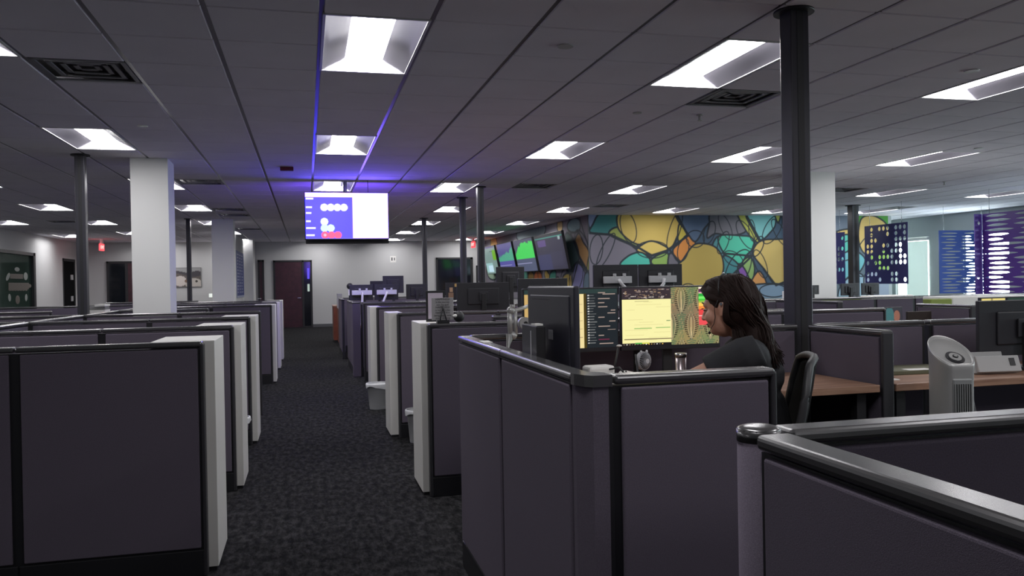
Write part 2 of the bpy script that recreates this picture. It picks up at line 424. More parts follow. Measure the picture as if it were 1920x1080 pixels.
disc(9.9, 10.9, .03, CG, 'sprinkler head in the ceiling above the white right column', 'sprinkler', 'sprinkler', .05)
tag(MB().box(-.29, -.13, 10.47, 10.55, CH-.045, CH, mat('dark_red_plastic', (.12, .008, .03), .4), .004).build('alarm_box'), 'small dark red alarm box on the ceiling left of the hanging screen', 'alarm')

# ================================================================== COLUMNS, POLES
def column(x0, x1, y0, y1, label):
    r = thing('column', label, 'column', ((x0+x1)/2, (y0+y1)/2, 0)); w_, d_ = (x1-x0)/2, (y1-y0)/2
    MB().box(-w_, w_, -d_, d_, 0, CH, COLM, .004).build('shaft', r)
    MB().box(-w_-.008, w_+.008, -d_-.008, d_+.008, 0, .1, BLKM, .003).build('baseboard', r)
column(-1.91, -1.51, 9.97, 10.42, 'square white column standing left of the aisle, the nearer of two')
column(-1.98, -1.53, 18.72, 19.2, 'square white column left of the aisle, the one farther back')
column(6.84, 7.3, 10.07, 10.6, 'square white column right of the tall dark pole')
column(-1.95, -1.62, 26.9, 28.05, 'grey-white pillar against the back wall beside the narrow dark door')
def pole(x, y, w_, label, z0=0):
    r = thing('service_pole', label, 'pole', (x, y, 0), group='dark service poles')
    h = w_/2
    MB().box(-h, h, -h, h, z0, CH, POLE, .006).box(-h*.35, h*.35, -h-.002, -h, z0, CH, BLKM).build('pole', r)
    MB().cyl((0, 0, CH-.012), (0, 0, CH), w_*.98, BLKM, n=24).build('ceiling_collar', r)
pole(2.665, 4.02, .112, 'tall thick dark service pole rising from the cubicles right of the woman')
pole(-2.38, 9.82, .10, 'grey service pole just left of the nearer white column')
pole(-2.43, 18.6, .09, 'slim dark service pole between the two white columns in front of the framed picture')
pole(2.60, 18.3, .10, 'slim grey service pole farthest back, right of the hanging screen')
pole(2.64, 13.85, .10, 'grey service pole, middle one of three right of the hanging screen')
pole(2.62, 12.29, .10, 'shiny grey service pole, rightmost of three beside the wall screens')
pole(11.11, 14.75, .16, 'dark service pole in front of the mural left of the dotted navy screen')

# ================================================================== CUBICLE PANELS
PC = {}
def panel(p0, p1, label, ends=(0, 0), h=PH, th=.062, near=False):
    (x0, y0), (x1, y1) = p0, p1
    L = math.hypot(x1-x0, y1-y0); a = math.atan2(y1-y0, x1-x0)
    r = thing('cubicle_panel', label, 'cubicle panel', (x0, y0, 0), a, 'purple-grey cubicle panels')
    key = (round(L, 3), ends, h, near)
    if key not in PC:
        t = th/2
        PC[key] = (
            MB().box(.0, L, -t+.012, t-.012, .02, h-.03, BLK).mesh('frame'),
            MB().box(.023, L-.023, -t, -t+.016, .135, h-.034, FAB, .006, 3 if near else 2).mesh('fabric_pad'),
            MB().box(.023, L-.023, t-.016, t, .135, h-.034, FAB, .006, 3 if near else 2).mesh('fabric_pad'),
            MB().box(.002, L-.002, -t-.001, t+.001, h-.026, h, CAP, .009, 3).mesh('top_cap'),
            MB().box(.004, L-.004, -t+.004, t-.004, 0, .125, BLK, .003).mesh('kick_plate'),
            MB().box(-.004, .014, -t, t, 0, h-.01, PEND, .006).mesh('end_trim'),
            MB().box(L-.014, L+.004, -t, t, 0, h-.01, PEND, .006).mesh('end_trim'))
    for k, me in enumerate(PC[key]):
        if k == 5 and not ends[0] or k == 6 and not ends[1]: continue
        o = bpy.data.objects.new(me.name, me); COL.objects.link(o); o.parent = r
    return r
def post(x, y, label, s_=.066, h=PH, m=None):
    r = thing('panel_post', label, 'panel post', (x, y, 0))
    MB().box(-s_/2, s_/2, -s_/2, s_/2, 0, h-.02, m or BLK, .012, 3).build('post', r)
    MB().box(-s_/2-.002, s_/2+.002, -s_/2-.002, s_/2+.002, h-.022, h+.004, CAP, .011, 3).build('post_cap', r)
def cabinet(x0, x1, y0, y1, label, h=PH, side='l'):
    r = thing('storage_tower', label, 'cabinet', (x0, y0, 0)); w_, d_ = x1-x0, y1-y0
    MB().box(0, w_, 0, d_, .02, h, WHITE, .003).build('body', r)
    MB().box(.01, w_-.01, .01, d_-.01, 0, .02, BLK).build('plinth', r)
    MB().box(.01, w_-.01, d_, d_+.016, .04, h-.03, WHITE, .002).build('door', r)

# --- left block
rows_l = [4.18, 5.84, 7.50, 9.20, 10.83, 12.13, 14.1, 15.75]
rn = ['first', 'second', 'third', 'fourth', 'fifth', 'sixth', 'seventh', 'eighth']
for k, y in enumerate(rows_l):
    xe = -.49 if k != 4 else -1.2
    xs = [xe, -1.305, -2.22] if k else [xe, -1.30, -2.2, -3.1]
    if k == 4: xs = [xe, -2.22]
    if k >= 5: xs = [xe, -1.305, -2.22]
    seq = ['end at the aisle', 'middle', 'outer'] if len(xs) > 3 else ['end at the aisle', 'part away from the aisle']
    for q in range(len(xs)-1):
        panel((xs[q+1], y), (xs[q], y), 'purple-grey cubicle panel, %s, in the %s row left of the aisle' % (seq[min(q, len(seq)-1)], rn[k]), ends=(0, 1 if q == 0 else 0), near=(k == 0))
for k in range(1, 7):
    y0_, y1_ = rows_l[k]-1.5 if k == 1 else rows_l[k-1]+.04, rows_l[k]-.04
    panel((-2.25, y0_), (-2.25, y1_), 'purple-grey cubicle spine panel far left, ending at the %s row left of the aisle' % rn[k])
for k in (0, 1, 2, 5, 6, 7):
    y = rows_l[k]; cabinet(-.735, -.442, y+.035, y+.475, 'tall white storage tower behind the %s panel row left of the aisle' % rn[k])
for k in range(3):                                                   # outer cubicles beyond the spine
    y = rows_l[k+1]
    panel((-3.9, y+.1), (-2.29, y+.1), 'low purple-grey panel beyond the left spine, level with the %s row' % rn[k+1])
panel((-4.6, 11.3), (-3.1, 11.3), 'purple-grey panel far left behind the grey service pole')
panel((-4.8, 14.5), (-2.5, 14.5), 'purple-grey panel far left in front of the dark door')
panel((-3.8, 17.3), (-2.1, 17.3), 'dark panel low in front of the framed picture')

# --- right block, rows beside the aisle
rows_r = [(5.27, .76, 2.4, 1), (7.38, .79, 3.0, 1), (9.62, .79, 3.0, 1), (11.9, .79, 3.0, 0)]
for k, (y, xa, xb, c) in enumerate(rows_r):
    xm = xa+.93
    panel((xa, y), (xm, y), 'purple-grey cubicle panel, end at the aisle, in the %s row right of the aisle' % rn[k], ends=(1, 0))
    panel((xm, y), (xb, y), 'purple-grey cubicle panel, inner part, in the %s row right of the aisle' % rn[k])
    if c: cabinet(.715, .845, y+.035, y+.48, 'narrow white end cabinet of the %s row right of the aisle' % rn[k])
# far enclosure with its flank along the aisle
post(.72, 12.5, 'fabric corner post of the far enclosure right of the aisle', .12, m=FAB)
panel((.70, 12.58), (.70, 13.45), 'purple-grey flank panel along the aisle at the far enclosure, near half')
panel((.70, 13.47), (.70, 14.35), 'purple-grey flank panel along the aisle at the far enclosure, rear half')
panel((.79, 12.5), (2.5, 12.5), 'purple-grey panel closing the front of the far enclosure')
panel((.66, 15.6), (.66, 17.1), 'last purple-grey flank panel along the right of the aisle')
panel((.72, 17.2), (4.2, 17.2), 'purple-grey panel across the back right of the aisle')
# --- the woman's enclosure
YS = 3.96
panel((.745, 2.17), (.745, 3.04), 'purple-grey flank panel beside the aisle near the black monitor, nearer one', near=True)
panel((.745, 3.04), (.745, 3.93), 'purple-grey flank panel beside the aisle near the monitor arm, farther one', near=True)
panel((.805, 2.105), (1.30, 2.105), 'purple-grey panel in front of the seated woman', ends=(0, 1), near=True)
# chamfered fabric corner between the two
r = thing('corner_post', 'chamfered fabric corner with glossy black cap in front of the black monitor', 'panel post', (0, 0, 0))
MB().prism([(.716, 2.168), (.716, 2.14), (.745, 2.077), (.79, 2.077), (.79, 2.135), (.776, 2.168)], .12, PH-.03, FAB).build('fabric_pad', r)
MB().prism([(.716, 2.168), (.716, 2.14), (.745, 2.077), (.79, 2.077), (.79, 2.135), (.776, 2.168)], 0, .12, BLK).build('kick_plate', r)
MB().prism([(.712, 2.168), (.712, 2.138), (.727, 2.095), (.745, 2.073), (.80, 2.073), (.80, 2.138), (.778, 2.168)], PH-.03, PH+.002, CAP).build('corner_cap', r)
MB().box(.79, .803, 2.079, 2.131, 0, PH-.03, BLK).build('joint_strip', r)
panel((.78, YS), (1.66, YS), 'purple-grey panel behind the two screens the woman works at, left one')
panel((1.66, YS), (2.605, YS), 'purple-grey panel behind the seated woman, right up to the tall pole')
panel((2.74, YS), (3.43, YS), 'purple-grey panel right of the tall pole behind the wooden desk')
panel((3.46, YS), (4.36, YS), 'purple-grey panel behind the large black monitor at right')
panel((4.38, YS), (5.3, YS), 'purple-grey panel continuing behind the desk beyond the right edge')
panel((2.665, 3.30), (2.665, YS-.07), 'short purple-grey wing panel between two wooden desks', ends=(1, 0))
# --- foreground corner
panel((.745, -.6), (.745, 1.205), 'nearest purple-grey panel with wide grey cap running to the lower right corner', near=True)
panel((.785, 1.245), (1.9, 1.245), 'near panel with grey cap running off the right edge', near=True)
panel((1.9, 1.245), (3.0, 1.245), 'continuation of the near right panel outside the picture', near=True)
r = thing('panel_post', 'rounded corner post with shiny cap at the nearest panel corner', 'panel post', (.745, 1.245, 0))
MB().cyl((0, 0, 0), (0, 0, PH-.015), .036, FAB, n=24).build('post', r)
MB().cyl((0, 0, PH-.02), (0, 0, PH), .037, CAP, n=24).sph((0, 0, PH), .037, CAP, (1, 1, .22), 20).build('post_cap', r)
# --- rows behind, right
def hrow(y, xs, word):
    for q in range(len(xs)-1):
        panel((xs[q], y), (xs[q+1], y), 'purple-grey panel %s of %s' % (['left', 'second from left', 'third from left', 'fourth from left', 'fifth from left', 'sixth from left'][q], word), ends=(0, 1 if q == len(xs)-2 else 0))
hrow(5.68, [2.75, 3.62, 4.55], 'the short row behind the tall dark pole')
hrow(5.95, [3.0, 3.9], 'the low row just behind the short row')
hrow(8.72, [3.1, 4.0, 4.9, 5.8, 6.75, 7.35, 8.1, 9.2], 'the long row across the back right')if False else hrow(8.72, [4.2, 5.5, 6.85, 7.42, 8.3, 9.4], 'the long row across the back right')
panel((5.42, 5.66), (5.42, 6.3), 'purple-grey side panel with green box behind the large black monitor', ends=(1, 0))
panel((5.42, 7.42), (5.42, 8.6), 'receding side panel right of the short row behind the tall pole', ends=(1, 0))
panel((3.05, 7.47), (3.05, 7.86), 'receding panel hidden behind the woman')
panel((1.4, 6.2), (2.4, 6.2), 'low dark panel behind the monitor arm')
panel((9.5, 8.6), (11.2, 8.6), 'panel far right below the blue screens', h=1.1)

# ================================================================== DESKS
def desk(x0, x1, y0, y1, label, z=.87, m=None, legs=True):
    r = thing('desk', label, 'desk', (x0, y0, 0)); w_, d_ = x1-x0, y1-y0
    MB().box(0, w_, 0, d_, z-.035, z, m or WOOD, .003).build('worktop', r)
    for (lx, ly) in ((.04, .05), (w_-.09, .05), (.04, d_-.1), (w_-.09, d_-.1)):
        MB().box(lx, lx+.05, ly, ly+.05, 0, z-.035, BLKM).build('leg', r)
desk(.785, 1.42, 2.20, 3.92, 'wooden desk along the aisle panels in front of the woman')
desk(1.425, 2.62, 3.30, 3.92, 'wooden desk under the two lit screens left of the wing panel')
desk(2.71, 4.85, 3.30, 3.92, 'long wooden desk right of the short wing panel')
desk(.9, 2.9, 7.45, 8.1, 'desk behind the second row right of the aisle', .74)
desk(.9, 2.9, 9.7, 10.35, 'desk behind the third row right of the aisle', .74)
desk(.8, 2.1, 13.0, 13.7, 'desk inside the far enclosure right of the aisle', .74)
desk(5.7, 9.3, 8.8, 9.5, 'white worktop behind the long row at back right', 1.08, PAPER)
desk(7.6, 9.0, 10.8, 11.6, 'desk carrying two black monitors in front of the mural', .74)
desk(1.4, 2.9, 6.4, 6.9, 'dark desk behind the monitor arm', .74)
desk(2.9, 5.2, 16.2, 17.0, 'desk near the back right wall under the wall screens', .74)

# ================================================================== MONITORS
def mon_body(r, w_, h_, zc, m=MONB, back=True, screen=None, tilt=0, housing_label=None):
    # screen faces local -y; z centre zc
    M = T(0, 0, zc) @ RX(tilt)
    b_ = MB(); b_.box(-w_/2, w_/2, -.012, .012, -h_/2, h_/2, m, .004, 2, M=M)
    b_.box(-w_*.30, w_*.30, .010, .024, -h_*.30, h_*.30, m, .008, 2, M=M)
    b_.box(-.05, .05, .030, .042, -.05, .05, m, .004, 2, M=M)
    hous = b_.build('housing', r)
    if screen:
        sh = sheet('screen', (0, 0, 0), (1, 0, 0), (0, 0, 1), w_-.014, h_-.03, screen[0], screen[1], screen[2], r)
        sh.matrix_local = M @ T(-(w_-.014)/2, -.0128, -h_/2+.022)
    return hous
def stand(r, zc, z0, m=BLKM):
    MB().box(-.025, .025, .035, .055, z0, zc+.03, m, .004).build('stand_neck', r)
    MB().box(-.09, .09, -.05, .12, z0, z0+.012, m, .004).build('stand_base', r)
def monitor(x, y, rz, zc, z0, w_, h_, label, name='monitor', screen=None, m=MONB, group=None, tilt=0):
    r = thing(name, label, 'monitor', (x, y, 0), rz, group); mon_body(r, w_, h_, zc, m, screen=screen, tilt=tilt); stand(r, zc, z0); return r
def arm_monitor(x, y, rz, zc, z0, w_, h_, label, lean=1, group=None):
    r = thing('monitor', label, 'monitor', (x, y, 0), rz, group); mon_body(r, w_, h_, zc)
    MB().box(-.16, .16, .045, .075, -.03+zc-.01, .045+zc-.01, LGREY, .006).box(-.09, -.06, .05, .08, zc+.03, zc+.065, LGREY, .004).box(.02, .05, .05, .08, zc+.03, zc+.065, LGREY, .004).build('crossbar', r)
    MB().tube([(.0, .1, zc), (.02*lean, .13, zc-.05), (.20*lean, .16, z0+.05), (.21*lean, .16, z0+.004)], .018, LGREY, 10).cyl((.21*lean, .16, z0+.002), (.21*lean, .16, z0+.03), .033, LGREY).build('arm', r)
    return r
SCR = painted('screen_glow', 1.0)
def rects(bg, lst):
    def f(U, V):
        w_, h_ = U.max(), V.max(); c = np.empty(U.shape+(3,)); c[:] = lin(bg)
        for (x0, x1, y0, y1, col_) in lst:                    # fractions, y from the top
            mk = (U >= x0*w_) & (U <= x1*w_) & (V >= (1-y1)*h_) & (V <= (1-y0)*h_); c[mk] = lin(col_)
        return c
    return f
rnd = random.Random(3)
# screen A: list and chat beside a bright page
la = [(0, .63, 0, 1, (60, 70, 52)), (.0, .63, .08, 1, (242, 222, 160)), (.0, .08, .0, 1, (205, 170, 105)), (.63, .66, 0, 1, (72, 58, 8))]
la += [(0, 1, 0, .07, (38, 58, 56))]
for k in range(5): la.append((.50, .62, .25+k*.14, .262+k*.14, (190, 165, 120)))
for k in range(19):
    y = .1+k*.045; la.append((.675, .69, y, y+.018, (205, 205, 200)))
    la.append((.695, .695+rnd.uniform(.04, .08), y+.004, y+.016, (120, 122, 122)))
for k, (y, a_, l_) in enumerate([(.06, .78, .08), (.08, .83, .14), (.16, .78, .13), (.23, .78, .07), (.3, .78, .10), (.36, .92, .05), (.41, .88, .09), (.48, .78, .07), (.55, .9, .07), (.63, .78, .13), (.69, .88, .09), (.79, .78, .06), (.86, .78, .12), (.93, .79, .15)]):
    la.append((a_+.01, a_+.01+l_, y, y+.014, (170, 150, 140) if k != 12 else (120, 40, 70)))
def fA(U, V):
    c = rects((26, 34, 40), la)(U, V); return c
# screen B: text page, leafy wallpaper and a coloured table
lb_ = [(0, .5, 0, .2, (52, 42, 48)), (.0, .5, .2, .95, (250, 243, 172)), (0, .5, .95, 1, (20, 18, 22))]
for k in range(60):
    x = rnd.uniform(.01, .46); y = rnd.uniform(.015, .17); lb_.append((x, x+rnd.uniform(.008, .035), y, y+.012, (rnd.choice([(190, 180, 170), (140, 120, 115), (170, 140, 110)]))))
for k in range(16):
    x = rnd.uniform(.02, .4); y = .24+k*.044; lb_.append((x, min(.49, x+rnd.uniform(.08, .3)), y, y+.006, (228, 218, 150)))
lb_ += [(.13, .27, .225, .237, (150, 140, 95)), (.12, .3, .69, .705, (150, 190, 110)), (.34, .49, .685, .7, (150, 190, 110)), (.02, .5, .88, .892, (90, 60, 50)), (.45, .49, .57, .58, (120, 150, 100)), (.13, .2, .945, .97, (90, 180, 80)), (.2, .27, .945, .97, (220, 220, 90))]
for k in range(15): lb_.append((.01+k*.028, .022+k*.028, .965, .985, rnd.choice([(230, 230, 220), (240, 190, 90), (160, 140, 110), (120, 110, 100)])))
tab = [(0, .035, (255, 240, 215)), (.035, .09, (100, 40, 90)), (.09, .115, (235, 190, 190)), (.115, .17, (40, 170, 60)), (.17, .21, (120, 240, 110)), (.21, .24, (60, 200, 60)), (.24, .28, (150, 190, 70)), (.28, .34, (250, 200, 90)), (.34, .40, (245, 140, 60)), (.40, .50, (235, 70, 70)), (.50, .515, (250, 200, 190)), (.515, .67, (240, 80, 85))]
def fB(U, V):
    c = rects((150, 135, 90), [])(U, V); w_, h_ = U.max(), V.max(); x = U/w_*1.78; y = 1-V/h_
    # damask-like wallpaper of arching palm leaves
    px_ = .36; row = np.floor(y/.46); u = ((x-.9)/px_+.5*row) % 1-.5; v = (y/.46) % 1; au = np.abs(u)
    c[:] = np.stack([.27+.06*np.sin(8*x+5*y), .215+.035*np.cos(7*y), .10+0*x], -1)
    hw = .035+.20*np.sin(PI*np.clip(v*1.05, 0, 1))**.8*(1-.45*v); d_ = au-hw; comb = np.sin(v*78+au*14) > .15
    c[(d_ > .0) & (d_ < .17*np.sin(PI*v)**.5) & comb] = (.03, .025, .018); c[(d_ > .17) & comb & (v < .6)] = (.10, .16, .08)
    c[np.abs(d_) < .012] = (.5, .4, .22); c[(au < .018+.02*v) & (v > .15)] = (.60, .46, .24); c[(np.abs(au-hw*.5) < .012)] = (.12, .14, .09)
    lf = np.sin(u*44+v*9)*np.cos(v*17-au*20); c[(lf > .75) & (au > .33)] = (.10, .18, .09); c[(lf < -.8) & (au > .36)] = (.5, .36, .18)
    p = rects((0, 0, 0), lb_)(U, V); L_ = U < .5*w_; c[L_] = p[L_]
    for (a_, b2, col_) in tab:
        mk = (U > .79*w_) & (U < .97*w_) & (y >= a_) & (y < b2); c[mk] = lin(col_)
    return c
SA = (.0022, fA, SCR); SB = (.0021, fB, SCR)
rA = thing('monitor', 'lit monitor behind the black one, showing a bright page and a dark chat list', 'monitor', (1.235, 3.74, 0), .04)
mon_body(rA, .49, .315, 1.197, MONB, screen=SA)
stand(rA, 1.2, .87)
rB = thing('monitor', 'lit monitor with a pale yellow document and leafy wallpaper left of the woman', 'monitor', (1.755, 3.74, 0), -.02)
mon_body(rB, .53, .315, 1.197, MONB, screen=SB); stand(rB, 1.2, .87)
# jointed arm rising from the desk corner, left of the lit screens
r = thing('jointed_arm', 'grey jointed monitor arm standing above the aisle panel', 'monitor arm', (0, 0, 0))
MB().tube([(.825, 3.42, .88), (.827, 3.43, 1.03), (.862, 3.46, 1.155)], [.021, .021, .019], STEEL, 12).cyl((.825, 3.42, .872), (.825, 3.42, .89), .04, STEEL).build('lower_arm', r)
MB().tube([(.862, 3.46, 1.155), (.862, 3.46, 1.262)], .012, STEEL, 12).tube([(.886, 3.46, 1.15), (.886, 3.46, 1.258)], .009, STEEL, 10).sph((.866, 3.46, 1.262), .018, STEEL).sph((.874, 3.46, 1.152), .018, STEEL).cyl((.874, 3.46, 1.272), (.874, 3.46, 1.288), .011, STEEL).build('upright', r)
MB().tube([(.875, 3.46, 1.258), (1.0, 3.58, 1.282)], .009, STEEL).cyl((.928, 3.44, 1.205), (.928, 3.48, 1.205), .027, STEEL, n=20).cyl((.928, 3.436, 1.205), (.928, 3.44, 1.205), .009, BLK).tube([(.94, 3.47, 1.205), (1.0, 3.6, 1.205)], .014, STEEL).build('swivel', r)
MB().tube([(.90, 3.45, .93), (1.02, 3.55, 1.05)], .008, LGREY).build('strut', r)
# big black monitor seen from behind
rM = thing('monitor', 'large black monitor seen from behind with a bluish sheen, by the aisle corner', 'monitor', (.868, 2.85, 0), math.radians(94))
MB().box(-.2375, .2375, -.012, .010, -.1625, .1625, MONG, .006, 3, M=T(0, 0, 1.207)).box(-.2, .2, .006, .014, -.13, .13, MONG, .004, M=T(0, 0, 1.207)).build('housing', rM); MB().box(-.23, .23, -.0128, -.012, -.145, .157, GLASSD, M=T(0, 0, 1.207)).build('screen', rM); MB().box(-.02, .02, .010, .022, .87, 1.1, BLKM, .004).build('stand_neck', rM); MB().box(-.05, .11, -.08, .022, .87, .882, BLKM, .004).build('stand_base', rM)
mb = MB().box(-.02, .17, .0138, .0145, .112, .116, BLK); o = mb.build('vent_slot', rM, (0, 0, 1.207))
o = MB().box(-.045, .0, .0138, .0146, -.03, .005, mat('badge_grey', (.2, .2, .22), .4)).build('badge', rM, (0, 0, 1.207))
r = thing('desktop_computer', 'slim black box standing upright in front of the black monitor', 'computer', (.80, 2.86, .87), 0)
MB().box(-.017, .017, -.10, .10, 0, .36, BLKM, .004).build('case', r); MB().box(-.018, -.017, -.03, -.022, .02, .34, LGREY).build('light_strip', r)
tag(MB().box(-.014, .014, -.04, .02, 0, .006, PAPER, M=T(.80, 2.82, 1.23)).build('note_pad'), 'small white note lying on the slim black box', 'paper')
# right-hand big monitor seen from behind
monitor(3.765, 3.62, PI, 1.092, .87, .56, .30, 'large black monitor seen from behind at the right edge, on the wooden desk')
# two arm monitors in the middle distance
arm_monitor(3.22, 8.2, PI, 1.395, 1.10, .51, .32, 'black monitor on a white arm above the lit screens, left of a pair', -1, 'arm-mounted black monitors')
arm_monitor(3.74, 8.2, PI, 1.395, 1.10, .51, .32, 'black monitor on a white arm above the lit screens, right of a pair', 1, 'arm-mounted black monitors')
desk(2.95, 4.15, 7.93, 8.12, 'narrow shelf carrying the two white monitor arms', 1.10, BLKM)
# back cluster right of the aisle
for (x0_, x1_, y0_, y1_, lab) in ((1.2, 2.2, 13.95, 14.9, 'desk carrying the tallest far monitor'), (1.0, 1.8, 15.2, 15.9, 'small desk behind the tallest far monitor'), (2.2, 2.9, 12.8, 13.3, 'small desk with yellow notes below the dark back window'),
        (1.6, 3.1, 8.75, 9.42, 'desk carrying two dark monitors in the middle distance'), (4.4, 5.35, 4.55, 5.15, 'small desk carrying the yellow glowing screen'), (4.6, 5.36, 5.82, 6.4, 'small desk behind the short row at right')):
    desk(x0_, x1_, y0_, y1_, lab, .74)
for (x, y, rz, zc, z0, w_, h_, lab) in (
    (.89, 13.6, PI+.9, 1.26, .74, .22, .24, 'small black monitor turned edge-on at the left of the far cluster'),
    (1.46, 14.2, PI, 1.385, .74, .36, .30, 'tall black monitor standing highest in the far cluster'),
    (1.33, 15.5, PI, 1.32, .0, .34, .27, 'bluish-black monitor partly behind the tallest far one'),
    (1.92, 14.6, PI, 1.25, .74, .38, .27, 'black monitor just left of the farthest slim pole'),
    (2.56, 13.0, PI-.1, 1.235, .0, .58, .31, 'dark monitor below the dark back window, in front of the yellow notes'),
    (1.93, 8.98, PI, 1.235, .0, .6, .31, 'dark monitor seen from behind with pole in front, in the middle distance'),
    (2.33, 9.3, PI, 1.42, .0, .34, .30, 'dark monitor seen from behind below the green chart screens'),
    (2.3, 7.85, PI, 1.27, .74, .52, .30, 'dark monitor left of the black one and its blue sheen')):
    monitor(x, y, rz, zc, .74, w_, h_, lab)
arm_monitor(.85, 13.25, PI+.1, 1.265, .74, .37, .25, 'dark monitor on a white arm in the far enclosure, left one', .15)
arm_monitor(1.25, 13.25, PI, 1.265, .74, .38, .25, 'dark monitor on a white arm in the far enclosure, right one', 1)
for (x, y, lab) in ((8.28, 11.1, 'black monitor under the mural right of the white column, left of two'), (8.73, 11.2, 'black monitor under the dotted navy screen, right of two')):
    monitor(x, y, PI, 1.18, .74, .32, .19, lab)
monitor(6.35, 9.3, PI, 1.22, 1.08, .24, .12, 'small black monitor in front of the mural left of the white column')
YEL = rects((235, 215, 130), [(.0, .02, 0, 1, (60, 50, 40)), (.45, .46, 0, 1, (120, 100, 70))])
GRN = rects((40, 60, 50), [(0, 1, .3, .5, (60, 230, 140))])
monitor(4.70, 4.75, 0, 1.09, .74, .22, .26, 'glowing yellow screen just above the large black monitor at right', screen=(.01, YEL, SCR))
monitor(5.0, 4.78, 0, 1.09, .74, .3, .26, 'screen with green line peeking over the large black monitor at right', screen=(.01, GRN, SCR))
monitor(4.87, 5.98, .1, 1.015, .74, .22, .2, 'small screen showing a teal and orange picture behind the short row', screen=(.004, lambda U, V: np.where((((U-.07)/.05)**2+((V-.1)/.08)**2 < 1)[..., None], lin((62, 105, 108)), np.where((((U-.15)/.035)**2+((V-.1)/.05)**2 < 1)[..., None], lin((140, 95, 80)), lin((52, 52, 60)))), SCR))
monitor(5.19, 6.03, 0, .985, .74, .25, .17, 'small dark brown screen left of the green box panel', m=mat('dark_brown', (.03, .022, .018), .5))

# ================================================================== HANGING DISPLAY (double sided)
def tvfront(U, V):
    w_, h_ = U.max(), V.max(); x = U/w_; y = 1-V/h_
    c = np.empty(U.shape+(3,)); c[:] = (1.9, 1.15, 10.0)
    bl = (x < .565) & (y > .10); c[bl] = (.16, .125, 6.5)
    for (yy, l_) in ((.135, .10), (.32, .08), (.44, .07), (.62, .065), (.77, .12), (.92, .105)):
        c[(x > .005) & (x < l_) & (np.abs(y-yy) < .02)] = (1.1, 1.1, 2.2)
    asp = w_/h_
    def dot(cx, cy, col_, r_=.082): c[((x-cx)*asp)**2+(y-cy)**2 < r_**2] = col_
    for k in range(4): dot(.225+k*.079, .32, (1.1, 1.1, 2.0))
    dot(.225, .63, (1.0, 1.2, 2.0)); dot(.225, .77, (.8, 1.2, 2.0)); dot(.30, .77, (.85, 1.2, 1.8))
    for k in range(3): dot(.23+k*.077, .92, (1.3, .16, .36))
    dot(.23, .92, (1.5, .6, .8), .03)
    c[(y > .985)] = (.3, .25, 1.2)
    return c
r = thing('hanging_display', 'glowing blue and white display hanging from the ceiling above the aisle', 'display', (.575, 11.72, 0))
TW, TH, TZ = 1.165, .672, 2.362
MB().box(-TW/2, TW/2, -.028, .028, -TH/2, TH/2, BLKM, .006, M=T(0, 0, TZ)).build('housing', r)
sh = sheet('screen', (0, 0, 0), (1, 0, 0), (0, 0, 1), TW-.02, TH-.026, .005, tvfront, SCR, r); sh.location = (-TW/2+.01, -.0292, TZ-TH/2+.016)
MB().cyl((-.02, .06, TZ+TH/2-.1), (-.02, .06, CH), .028, STEEL, n=20).build('mount_pole', r)
MB().tube([(.30, .02, TZ+TH/2), (.295, .02, CH)], .004, BLK, 6).build('cable', r)
MB().box(-.2, .2, .028, .09, TZ-.15, TZ+.15, BLKM).box(-.1, .1, 0.0, .12, CH-.012, CH, LGREY).build('bracket', r)
r2 = thing('hanging_display', 'rear display back to back with the glowing one, only its dark lower edge showing', 'display', (.585, 11.87, 0), PI)
MB().box(-TW/2, TW/2, -.028, .028, -TH/2, TH/2, BLKM, .006, M=T(0, 0, TZ-.045)).build('housing', r2)
sh = sheet('screen', (0, 0, 0), (1, 0, 0), (0, 0, 1), TW-.02, TH-.026, .04, lambda U, V: np.broadcast_to(np.array((1.5, .6, 9.0)), U.shape+(3,)).copy(), SCR, r2); sh.location = (-TW/2+.01, -.0292, TZ-.045-TH/2+.013)

# ================================================================== WALL SCREENS
def chart(c_bg, c_fg, seed, lo):
    rr = random.Random(seed); hs = []; h_ = .25
    for k in range(24): h_ = min(.95, max(.12, h_+rr.uniform(-.07, .13))); hs.append(h_)
    def f(U, V):
        w_, h2 = U.max(), V.max(); x = U/w_; y = V/h2; c = np.empty(U.shape+(3,)); c[:] = lin(c_bg)
        H = np.array(hs)[np.clip((x*24).astype(int), 0, 23)]; c[(y > .40) & (y < .42+H*.52)] = lin(c_fg)
        c[(y < .40)] = lin(lo); c[(y < .26) & (y > .245) & (x < .8)] = lin((150, 150, 190)); return c
    return f
f4 = rects((36, 33, 56), [(0, 1, 0, .06, (22, 25, 28)), (0, 1, .08, .095, (60, 150, 130)), (.1, .4, .15, .33, (82, 62, 118)), (.5, .9, .5, .9, (44, 42, 66)), (0, .5, .55, 1, (44, 46, 84)), (.85, .92, .1, .2, (150, 170, 170))])
f1 = rects((120, 145, 140), [(0, .95, 0, .05, (90, 80, 130)), (.72, 1, .15, .5, (110, 170, 40)), (.5, .75, .16, .19, (50, 50, 60)), (.0, .6, .6, .95, (150, 190, 190)), (.2, .6, .7, .95, (190, 220, 235))])
wall_tv = [(18.15, 20.55, f4, 'dark purple dashboard screen, rightmost of four tilted wall screens'), (20.75, 22.75, chart((70, 70, 95), (60, 205, 85), 5, (70, 78, 105)), 'wall screen with bright green bar chart, third from the left'),
           (23.0, 24.9, chart((82, 78, 135), (75, 160, 130), 9, (80, 78, 150)), 'wall screen with dull green and violet chart, second from the left'), (25.2, 26.9, f1, 'pale screen with green corner, leftmost of four tilted wall screens')]
